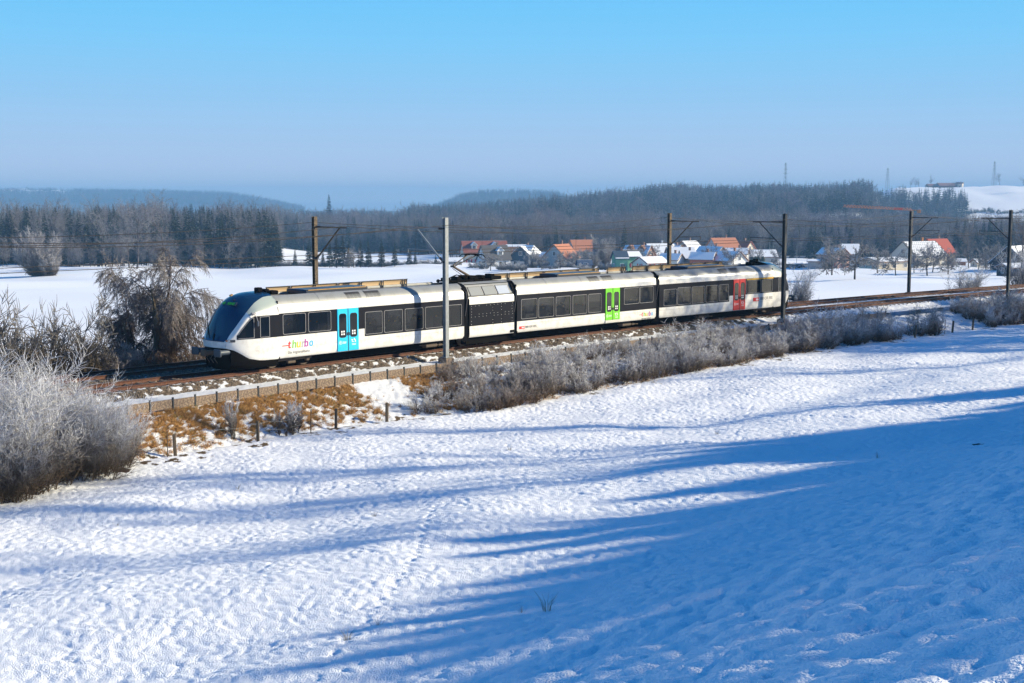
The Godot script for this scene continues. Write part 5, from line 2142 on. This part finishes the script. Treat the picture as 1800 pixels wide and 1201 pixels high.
# ---------------------------------------------------------------- woods
func build_forest() -> void:
	rng.seed = 500
	var far := {}
	var near := []

	# [bearing from, to, depth from, to, square metres a tree, share of firs, height factor]
	var zones := [[-.41, -.18, 436.0, 462.0, 34.0, .1, .5], [-.47, -.18, 455.0, 560.0, 26.0, .82, .92], [-.47, -.18, 560.0, 950.0, 44.0, .85, .92], [-.19, -.045, 735.0, 1300.0, 40.0, .45, .92], [-.05, .46, 600.0, 745.0, 42.0, .16, .84], [-.06, .46, 745.0, 1010.0, 48.0, .3, .9], [-.08, .46, 1010.0, 1560.0, 40.0, .74, .98], [-.49, -.16, 3900.0, 4560.0, 120.0, .6, 1.0], [-.30, -.17, 4950.0, 5300.0, 200.0, .6, 1.0], [-.08, .06, 2900.0, 3700.0, 130.0, .6, 1.0]]
	for z in zones:
		var area: float = (z[1] - z[0]) * (z[3] * z[3] - z[2] * z[2]) * .5
		for k in int(area / z[4]):
			var zf := sqrt(lerpf(z[2] * z[2], z[3] * z[3], rng.randf()))
			var be := rnd(z[0], z[1])
			var px := 900.0 + 2281.0 * be
			if not is_wood(px, zf) and zf > 470.0:
				continue
			var p := spot(be, zf, .3)
			# clearings and clumps
			var n := n_soft.get_noise_2d(p.x * .25, p.z * .25)
			var fir: bool = rng.randf() < z[5] + n * (.7 if z[5] < .8 else .25)
			var sc: float = z[6] * rnd(.5, 1.1)
			var kind: String = ("fir%d" if fir else "bare%d") % (rng.randi() % (3 if fir else 4))
			if zf > 900.0:
				kind = ("farfir%d" if fir else "farbare%d") % (rng.randi() % 3)
			var tint := Color.WHITE * rnd(.65, 1.3)
			if not fir and rng.randf() < .3:
				tint = Color(1.05, .95, 1.12) * rnd(.8, 1.15)
			if zf < 545.0 and px < 520.0 or (px > 780.0 and zf < 640.0) or (px >= 480.0 and px < 780.0 and zf < 800.0):
				near.append([kind, p, sc])
			else:
				if not far.has(kind):
					far[kind] = []
				far[kind].append([Transform3D(Basis(Vector3.UP, rnd(0, TAU)) * Basis.from_scale(Vector3(sc, sc * rnd(.9, 1.1), sc)), p), tint])
	var nf := 0
	var nb := 0
	for q in near:
		var fir: bool = q[0].begins_with("fir")
		var over := false
		if fir:
			nf += 1
			over = nf > 290
		else:
			nb += 1
			over = nb > 290
		if over:
			if not far.has(q[0]):
				far[q[0]] = []
			far[q[0]].append([Transform3D(Basis(Vector3.UP, rnd(0, TAU)) * Basis.from_scale(Vector3.ONE * q[2]), q[1]), Color.WHITE])
			continue
		if fir:
			plant("fir_tree", TREES[q[0]], "dark fir tree at the front of the wood", "fir tree", "firs at the wood's edge", q[1], rnd(0, TAU), Vector3.ONE * q[2])
		else:
			plant("bare_tree", TREES[q[0]], "bare frosty broadleaf tree at the front of the wood", "tree", "bare trees at the wood's edge", q[1], rnd(0, TAU), Vector3.ONE * q[2])
	for kind in far:
		var mm := MultiMesh.new()
		mm.transform_format = MultiMesh.TRANSFORM_3D
		mm.use_colors = true
		mm.mesh = TREES[kind]
		mm.instance_count = far[kind].size()
		for k in far[kind].size():
			mm.set_instance_transform(k, far[kind][k][0])
			mm.set_instance_color(k, far[kind][k][1])
		var o := MultiMeshInstance3D.new()
		o.multimesh = mm
		o.name = numbered("fir_forest" if kind.contains("fir") else "bare_forest")
		add_child(o)
		tag(o, "hazy wood of dark firs on plateau and hills" if kind.contains("fir") else "hazy wood of bare frosty trees on plateau and hills", "", "", "stuff")
	# trees that stand out
	rng.seed = 600
	for q in [[-0.3648, 318.0, "clump", 1.15, .95, "big round rimed bush tree standing alone on the left snowfield"], [-0.3560, 316.0, "clump", .62, 1.0, "smaller bare tree leaning on the big round rimed one"], [-0.2893, 395.0, "bare0", .95, 1.2, "bare tree left of the weeping tree's top, on the snowfield"], [-0.2946, 400.0, "bare2", .8, 1.1, "slim bare tree, left of another on the snowfield"], [-0.2674, 420.0, "bare3", .9, 1.2, "bare tree behind the weeping tree's top"], [0.0701, 425.0, "clump", 1.05, .85, "white frosty tree in the village, brightest and widest of all"], [0.0605, 420.0, "clump", .55, 1.1, "frosty round bush tree left of the brightest frosty tree"], [0.0162, 428.0, "clump", .55, 1.1, "rounded frosty tree in front of the dark blue gable"], [0.0460, 432.0, "clump", .6, 1.1, "reddish frosty bush tree between the orange roofs"], [0.1841, 440.0, "bare1", .32, 1.6, "dark bare tree beside the white gabled house"], [0.3516, 420.0, "bare3", .62, 1.2, "tall bare tree between farmhouse and dark barn"], [0.3924, 300.0, "bare1", .7, 1.2, "large bare tree at the right edge before the dark barn"]]:
		var o := plant("bare_tree", TREES[q[2]], q[5], "tree", "", spot(q[0], q[1]), rnd(0, TAU), Vector3(q[3] * q[4], q[3], q[3] * q[4]))
	for q in [[-0.1403, 1180.0, 1.55, "tall lone fir standing above the far treeline"], [0.0864, 560.0, .75, "dark fir behind the bright frosty tree"], [0.2683, 425.0, .42, "dark spruce beside the blue shaded house"], [-0.1670, 445.0, .30, "small fir left of the rusty mast"], [-0.1561, 440.0, .48, "fir hidden partly behind the rusty mast"], [-0.1456, 436.0, .28, "small fir right of the rusty mast"], [-0.1403, 436.0, .42, "fir in the row behind the front carriage, first of the tall clump"], [-0.1350, 440.0, .52, "fir in the row behind the front carriage, tallest in its clump"], [-0.1302, 440.0, .50, "fir in the row behind the front carriage, right half of the clump"], [-0.1254, 440.0, .42, "fir left of the small lone bare tree"], [-0.1166, 445.0, .44, "fir just right of the small lone bare tree"], [-0.1105, 445.0, .42, "fir second right of the small lone bare tree"], [-0.1004, 450.0, .46, "broad fir in the middle of the row's right half"], [-0.0903, 455.0, .40, "pointed fir left of the galvanised mast"], [-0.0789, 460.0, .36, "pointed fir second left of the galvanised mast"], [-0.0745, 460.0, .26, "small fir third left of the galvanised mast"], [-0.0587, 465.0, .20, "tiny fir just left of the galvanised mast"], [0.3757, 1180.0, .6, "fir on the snowy slope under the hilltop, at the right"], [0.3827, 1180.0, .5, "small fir on the snowy slope, right of another fir"]]:
		plant("fir_tree", TREES["fir%d" % (int(q[1]) % 3)], q[3], "fir tree", "", spot(q[0], q[1]), rnd(0, TAU), Vector3(q[2] * 1.15, q[2], q[2] * 1.15))
	for q in [[0.3209, 1620.0, .75, "bare tree left of the hilltop barns"], [0.3735, 1600.0, .85, "round bare tree on the snowy hilltop"], [0.3932, 1450.0, .9, "bare tree on the hilltop at the right edge"], [0.3047, 1640.0, .7, "bare tree among the firs on the hilltop, first"], [0.3091, 1640.0, .6, "bare tree among the firs on the hilltop, second"], [0.3113, 1640.0, .65, "bare tree among the firs on the hilltop, third"]]:
		plant("bare_tree", TREES["farbare%d" % (int(q[1]) % 3)], q[3], "tree", "", spot(q[0], q[1]), rnd(0, TAU), Vector3.ONE * q[2])
	for k in 4:
		var b := MB.new()
		b.col = Color(.03, .042, .026)
		b.lathe(Vector3.ZERO, [[.0, -.2], [.7, .0], [.85, 1.2], [.75, 2.8], [.5, 3.6], [0, 4.0]], 9)
		for j in 60:
			var a := rnd(0, TAU)
			var y := rnd(.1, 3.7)
			var rr_ := .8 * (1.0 - pow(y / 4.2, 3))
			b.tri(Vector3(cos(a) * rr_, y, sin(a) * rr_), Vector3(cos(a + .25) * rr_ * 1.02, y + .25, sin(a + .25) * rr_), Vector3(cos(a + .12) * (rr_ + .22), y + .5, sin(a + .12) * (rr_ + .22)))
		var o := obj("clipped_conifer", b, M.leaf)
		o.position = spot([0.1850, 0.1876, 0.1898, 0.1933][k], 428.0)
		tag(o, ["clipped column conifer, leftmost of four before the low barn", "clipped column conifer, second of four before the low barn", "clipped column conifer, third of four before the low barn", "clipped column conifer, rightmost of four before the low barn"][k], "conifer", "clipped conifers in the village")
	# low scrub at the foot of the fir row and round the gardens
	var sc := shrub_mesh(700, 16, 1.6, .9, hedge_style(.7, Color(.06, .055, .06)))
	rng.seed = 701
	for k in 30:
		var f := k / 29.0
		plant("field_scrub", sc, "low frosty scrub along the row of firs behind the front carriage", "bush", "scrub along the fir row", spot(lerpf(-0.1754, -0.0535, f), lerpf(448.0, 470.0, f) + rnd(-3, 3)), rnd(0, TAU), Vector3(2.0, rnd(.9, 1.5), 2.0))
	for k in 34:
		var row := k % 3
		plant("hedgerow_bush", sc, "dark hedgerow bush between the snowy fields under the hilltop", "bush", "hedgerows under the hilltop", spot(lerpf(0.3485, 0.4077, k / 33.0), [1330.0, 1215.0, 1110.0][row] + rnd(-6, 6)), rnd(0, TAU), Vector3(rnd(3.0, 6.0), rnd(1.6, 3.2), 3.0))
	for k in 78:
		plant("garden_bush", sc, "frosty garden bush among the village houses", "bush", "garden bushes of the village", spot(rnd(-0.0307, 0.2060), rnd(390.0, 470.0)), rnd(0, TAU), Vector3(1.6, rnd(.8, 1.8), 1.6))
	for k in 22:
		plant("garden_tree", TREES["fruit%d" % (k % 3)], "small bare garden tree between the village houses", "tree", "garden trees of the village", spot(rnd(-0.0285, 0.2039), rnd(400.0, 500.0)), rnd(0, TAU), Vector3.ONE * rnd(.7, 1.15))
	# the wood on the hillside at the right, whose shade lies over the pasture
	rng.seed = 800
	var k2 := 0
	for q in SHADE:
		plant("hill_fir" if q[3] == 0 else "hill_tree", TREES["hillfir%d" % (k2 % 2)] if q[3] == 0 else TREES["bare%d" % (k2 % 4)], "tree of the wood on the hillside outside the view at the right", "tree", "wood on the hillside outside the view", on_ground(q[0], q[1], .2), rnd(0, TAU), Vector3(1.5 if q[3] == 0 else q[3], 1, 1.5 if q[3] == 0 else q[3]) * q[2])
		k2 += 1


# ---------------------------------------------------------------- small things
func build_small() -> void:
	rng.seed = 900
	var pb := MB.new()
	pb.soft_box(Vector3(0, .45, 0), Vector3(.13, 1.1, .13), .025, Basis(Vector3.RIGHT, .04))
	var pm := pb.mesh(M.wood)
	var kb := MB.new()
	kb.tube([Vector3(0, -.1, 0), Vector3(.03, 1.15, .02)], [.022, .018], 6)
	var km := kb.mesh(M.wood)
	var posts := [-21.5, -17.2, -12.7, -9.9, 39.2, 42.0, 44.5, 47.5]
	var words := ["beside the rimed thicket, leftmost", "below the brown bank near the thin sapling", "right of the thin stake on the bank", "at the snowy gap before the brown hedge", "at the right end of the hedge", "second from the right end of the hedge", "third from the right end of the hedge", "at the far right by the shaded snow"]
	for k in posts.size():
		var s: float = posts[k]
		var o := put("fence_post", pm)
		o.position = on_line(s, foot(s).x + .3, 0)
		o.rotation = Vector3(rnd(-.06, .06), rnd(0, 1), rnd(-.08, .08))
		tag(o, "short weathered wooden fence post, " + words[k], "fence post", "fence posts along the pasture")
	for q in [[-21.9, "beside the leftmost fence post"], [-14.2, "between two fence posts under the brown bank"], [43.4, "in the shade at the right end of the hedge"]]:
		var o := put("fence_stake", km)
		o.position = on_line(q[0], foot(q[0]).x + .3, 0)
		tag(o, "thin wooden stake " + q[1], "stake", "stakes along the pasture")
	for side in 2:
		var a: float = [-24.0, 38.0][side]
		var e: float = [-8.5, 48.5][side]
		for y in [.5, .85]:
			var pts := []
			var rad := []
			for k in 20:
				var s := lerpf(a, e, k / 19.0)
				pts.append(on_line(s, foot(s).x + .3, -y + .05 * sin(k * 2.0)))
				rad.append(.006)
			var b := MB.new()
			b.tube(pts, rad, 3)
			tag(obj("fence_wire", b, M.galv), "%s fence wire along the %s" % ["lower" if y < .6 else "upper", ["brown bank", "shaded bank at the right"][side]], "wire", "fence wires along the pasture")
	# dry tufts sticking out of the snow
	for q in [[0.7, 25.2, 1.0, "tallest dry grass tuft sticking out of the shaded snow"], [-.1, 52.7, .8, "dry grass tuft in the snow in the middle of the pasture"], [-4.4, 40.6, .7, "dry grass tuft in the shade streak under the hedge's start"], [-10.0, 46.4, .6, "dry grass tuft near the dark clod by the fence"], [-3.3, 25.2, .8, "dry stalk standing in the sunlit snow at the shade's edge"], [0.2, 25.5, .5, "small dark dry tuft left of the tallest one"], [-2.8, 26.4, .6, "dark dry tuft beside the pale stalk at the shade's edge"], [12.6, 44.0, .6, "single dry stalk in the big shade"], [8.8, 55.0, .7, "dry tuft near the sunlit fold of the pasture"], [-12.6, 40.5, .6, "dry stalks in the sunlit snow at the left"]]:
		var b := MB.new()
		for k in 16:
			var a := rnd(0, TAU)
			var l := rnd(.2, .6)
			var d := Vector3(cos(a) * rnd(.1, .5), 1, sin(a) * rnd(.1, .5)).normalized()
			b.twig(Vector3(cos(a) * .05, -.05, sin(a) * .05), d * l * .6, .006, .005, Color(.13, .10, .06), Color(.32, .27, .2))
			b.twig(d * l * .6, d * l + Vector3(cos(a) * .08, -.02, sin(a) * .08), .005, .002, Color(.13, .10, .06), Color(.45, .42, .4))
		var o := obj("grass_tuft", b, M.twig)
		o.position = on_ground(q[0], q[1])
		o.scale = Vector3.ONE * q[2]
		tag(o, q[3], "grass tuft", "")
	# clods and a branch
	for q in [[-13.8, 51.3, .26, "dark earth clod on the snow beside the leftmost fence post"], [-15.2, 49.7, .34, "flat brown clod at the foot of the rimed thicket"], [-9.3, 57.6, .2, "brown clod on the snow below the bank"], [-5.6, 59.9, .2, "small brown clod before the snowy gap"], [17.3, 47.3, .24, "dark bit of branch lying in the big shade at the right"]]:
		var b := MB.new()
		b.col = Color(.055, .035, .018)
		var rows := []
		for a in 7:
			var row := PackedVector3Array()
			for c in 13:
				var la := lerpf(-.3, PI * .5, a / 6.0)
				var lo := TAU * c / 12.0
				var d := Vector3(cos(la) * cos(lo), sin(la) * .55, cos(la) * sin(lo))
				row.append(d * (1.0 + .28 * n_mid.get_noise_3d(d.x * 2.2 + q[0], d.y * 2.2, d.z * 2.2)))
			rows.append(row)
		b.grid(rows, [], true)
		var o := obj("earth_clod", b, M.soil)
		o.position = on_ground(q[0], q[1], -.02)
		o.scale = Vector3(q[2] * 1.3, q[2] * .8, q[2])
		tag(o, q[3], "clod", "")


const SHADE := [[97.0, -9.2, 0.7, 0], [138.6, -4.0, 1.11, 0], [113.0, -7.3, 0.79, 0], [148.4, -3.5, 1.16, 0], [118.7, -7.1, 0.83, 0], [92.7, -7.3, 0.7, 0], [137.1, -2.1, 1.11, 0], [106.9, -6.1, 0.79, 0], [152.3, -0.5, 1.16, 0], [122.9, -4.2, 0.83, 0], [96.0, -4.2, 0.7, 0], [135.8, -0.2, 1.11, 0], [103.4, -3.7, 0.79, 0], [148.8, 1.5, 1.16, 0], [119.5, -1.9, 0.83, 0], [88.2, -2.8, 0.7, 0], [141.1, 2.7, 1.11, 0], [104.2, -1.8, 0.79, 0], [147.5, 3.6, 1.16, 0], [118.6, 0.3, 0.83, 0], [89.1, -0.4, 0.7, 0], [134.0, 5.1, 1.11, 0], [106.6, 1.2, 0.79, 0], [144.7, 6.4, 1.16, 0], [113.5, 1.9, 0.83, 0], [92.9, 2.3, 0.7, 0], [134.2, 7.6, 1.11, 0], [106.0, 3.8, 0.79, 0], [146.0, 8.1, 1.16, 0], [112.3, 4.9, 0.83, 0], [91.1, 4.8, 0.7, 0], [131.6, 9.2, 1.11, 0], [107.2, 6.3, 0.79, 0], [143.3, 10.6, 1.16, 0], [114.6, 7.0, 0.83, 0], [91.2, 6.7, 0.7, 0], [133.2, 11.9, 1.11, 0], [103.7, 8.6, 0.79, 0], [142.4, 13.3, 1.16, 0], [115.9, 9.6, 0.83, 0], [89.3, 9.0, 0.7, 0], [133.2, 14.7, 1.11, 0], [99.7, 10.3, 0.79, 0], [140.9, 15.5, 1.16, 0], [114.4, 12.2, 0.83, 0], [90.2, 11.4, 0.7, 0], [135.3, 17.4, 1.11, 0], [103.3, 12.8, 0.79, 0], [140.9, 17.8, 1.16, 0], [112.1, 14.4, 0.83, 0], [87.7, 13.5, 0.7, 0], [127.3, 18.6, 1.11, 0], [97.6, 15.0, 0.79, 0], [138.2, 19.3, 1.16, 0], [108.5, 15.8, 0.83, 0], [83.0, 15.2, 0.7, 0], [129.4, 21.2, 1.11, 0], [99.1, 16.9, 0.79, 0], [138.7, 21.8, 1.16, 0], [106.4, 18.4, 0.83, 0], [86.2, 18.1, 0.7, 0], [131.8, 23.7, 1.11, 0], [99.0, 19.5, 0.79, 0], [137.1, 24.9, 1.16, 0], [107.6, 20.4, 0.83, 0], [83.0, 20.4, 0.7, 0], [127.9, 25.6, 1.11, 0], [96.1, 22.4, 0.79, 0], [134.4, 26.6, 1.16, 0], [108.2, 23.3, 0.83, 0], [84.1, 22.1, 0.7, 0], [125.8, 27.3, 1.11, 0], [94.6, 23.7, 0.79, 0], [135.5, 28.7, 1.16, 0], [109.7, 24.8, 0.83, 0], [82.3, 23.6, 0.7, 0], [123.9, 28.8, 1.11, 0], [96.1, 25.2, 0.79, 0], [132.2, 29.5, 1.16, 0], [106.5, 26.0, 0.83, 0], [83.6, 25.8, 0.7, 0], [123.5, 30.5, 1.11, 0], [96.7, 27.1, 0.79, 0], [136.0, 31.6, 1.16, 0], [102.8, 28.0, 0.83, 0], [81.4, 27.0, 0.7, 0], [121.7, 32.0, 1.11, 0], [94.6, 28.4, 0.79, 0], [128.7, 32.8, 1.16, 0], [106.8, 30.1, 0.83, 0], [79.9, 28.5, 0.7, 0], [127.8, 33.6, 1.11, 0], [95.1, 30.5, 0.79, 0], [127.8, 34.5, 1.16, 0], [106.1, 31.1, 0.83, 0], [75.6, 29.0, 0.7, 0], [120.7, 34.9, 1.11, 0], [92.6, 31.4, 0.79, 0], [130.1, 36.4, 1.16, 0], [105.5, 32.6, 0.83, 0], [76.1, 31.5, 0.7, 0], [118.3, 36.3, 1.11, 0], [92.0, 32.7, 0.79, 0], [132.0, 37.5, 1.16, 0], [101.8, 34.4, 0.83, 0], [71.0, 32.3, 0.7, 0], [122.5, 38.2, 1.11, 0], [88.5, 33.8, 0.79, 0], [128.0, 38.8, 1.16, 0], [103.4, 36.4, 0.83, 0], [73.2, 33.9, 0.7, 0], [117.6, 39.3, 1.11, 0], [92.1, 36.5, 0.79, 0], [130.0, 41.0, 1.16, 0], [102.7, 37.5, 0.83, 0], [69.3, 35.0, 0.7, 0], [115.8, 41.1, 1.11, 0], [91.4, 38.1, 0.79, 0], [125.0, 41.7, 1.16, 0], [101.7, 39.6, 0.83, 0], [71.6, 37.0, 0.7, 0], [113.4, 42.2, 1.11, 0], [92.9, 40.2, 0.79, 0], [126.2, 44.3, 1.16, 0], [106.1, 41.6, 0.83, 0], [71.1, 38.5, 0.7, 0], [119.6, 44.6, 1.11, 0], [89.2, 41.0, 0.79, 0], [128.8, 45.4, 1.16, 0], [106.5, 43.2, 0.83, 0], [73.5, 40.3, 0.7, 0], [118.6, 45.8, 1.11, 0], [90.0, 42.6, 0.79, 0], [130.7, 47.7, 1.16, 0], [102.4, 43.8, 0.83, 0], [66.7, 41.4, 0.7, 0], [115.3, 47.0, 1.11, 0], [86.2, 43.9, 0.79, 0], [124.1, 48.1, 1.16, 0], [102.8, 46.3, 0.83, 0], [63.9, 43.0, 0.7, 0], [113.3, 49.0, 1.11, 0], [88.3, 45.8, 0.79, 0], [118.6, 49.4, 1.16, 0], [101.9, 47.3, 0.83, 0], [69.5, 45.0, 0.7, 0], [114.6, 50.5, 1.11, 0], [89.0, 47.3, 0.79, 0], [125.2, 51.9, 1.16, 0], [108.3, 50.4, 0.83, 0], [77.2, 47.9, 0.7, 0], [122.2, 53.8, 1.11, 0], [92.1, 50.0, 0.79, 0], [125.8, 53.4, 1.16, 0], [111.0, 51.5, 0.83, 0], [68.2, 48.0, 0.7, 0], [114.0, 54.3, 1.11, 0], [86.2, 50.5, 0.79, 0], [125.1, 55.4, 1.16, 0], [102.8, 52.7, 0.83, 0], [78.1, 51.2, 0.7, 0], [120.5, 56.2, 1.11, 0], [93.3, 53.1, 0.79, 0], [132.0, 58.3, 1.16, 0], [107.0, 54.7, 0.83, 0], [74.5, 52.1, 0.7, 0], [114.5, 57.2, 1.11, 0], [85.4, 53.9, 0.79, 0], [125.5, 58.5, 1.16, 0], [110.3, 57.2, 0.83, 0], [63.7, 52.5, 0.7, 0], [102.2, 57.2, 1.11, 0], [86.5, 55.3, 0.79, 0], [120.8, 60.1, 1.16, 0], [102.6, 57.1, 0.83, 0], [62.9, 54.1, 0.7, 0], [103.3, 59.1, 1.11, 0], [85.4, 57.1, 0.79, 0], [125.1, 62.2, 1.16, 0], [103.5, 59.2, 0.83, 0], [62.8, 56.1, 0.7, 0], [104.0, 60.9, 1.11, 0], [87.3, 58.9, 0.79, 0], [123.1, 63.0, 1.16, 0], [104.7, 61.6, 0.83, 0], [65.9, 58.4, 0.7, 0], [104.2, 63.2, 1.11, 0], [83.0, 60.1, 0.79, 0], [121.6, 65.0, 1.16, 0], [102.1, 62.4, 0.83, 0], [78.3, 61.3, 0.7, 0], [118.8, 65.9, 1.11, 0], [90.9, 63.2, 0.79, 0], [129.0, 67.1, 1.16, 0], [112.3, 65.8, 0.83, 0], [79.6, 63.0, 0.7, 0], [123.2, 68.2, 1.11, 0], [96.0, 64.6, 0.79, 0], [131.4, 69.1, 1.16, 0], [114.4, 67.5, 0.83, 0], [82.0, 65.0, 0.7, 0], [125.1, 70.6, 1.11, 0], [101.3, 67.6, 0.79, 0], [131.0, 70.7, 1.16, 0], [110.0, 68.6, 0.83, 0], [87.9, 67.7, 0.7, 0], [130.2, 73.0, 1.11, 0], [102.5, 68.8, 0.79, 0], [133.6, 72.8, 1.16, 0], [117.9, 70.6, 0.83, 0], [70.4, 66.9, 0.7, 0], [113.5, 72.4, 1.11, 0], [95.9, 69.6, 0.79, 0], [126.6, 73.4, 1.16, 0], [106.8, 71.8, 0.83, 0], [38.3, 55.1, 1.09, 0.6], [34.5, 61.3, 0.91, 0.5], [43.0, 49.1, 1.09, 0.5], [43.7, 42.6, 0.91, 0.5], [56.6, 81.0, 0.91, 0.5], [61.1, 89.3, 0.91, 0.7], [64.3, 94.6, 0.91, 0.8], [69.1, 101.1, 0.91, 1], [55.1, 103.8, 0.91, 0.8], [60.5, 111.2, 0.91, 0.9], [68.0, 120.5, 0.91, 1], [48.1, 91.1, 1.09, 0.7], [51.4, 95.2, 1.09, 0.8], [74.0, 96.9, 0.91, 1], [56.8, 100.0, 1.26, 0.8], [59.3, 110.2, 1.09, 0.8], [58.6, 100.2, 0.91, 1], [72.7, 108.7, 0.91, 1], [71.5, 90.0, 0.91, 0.7]]
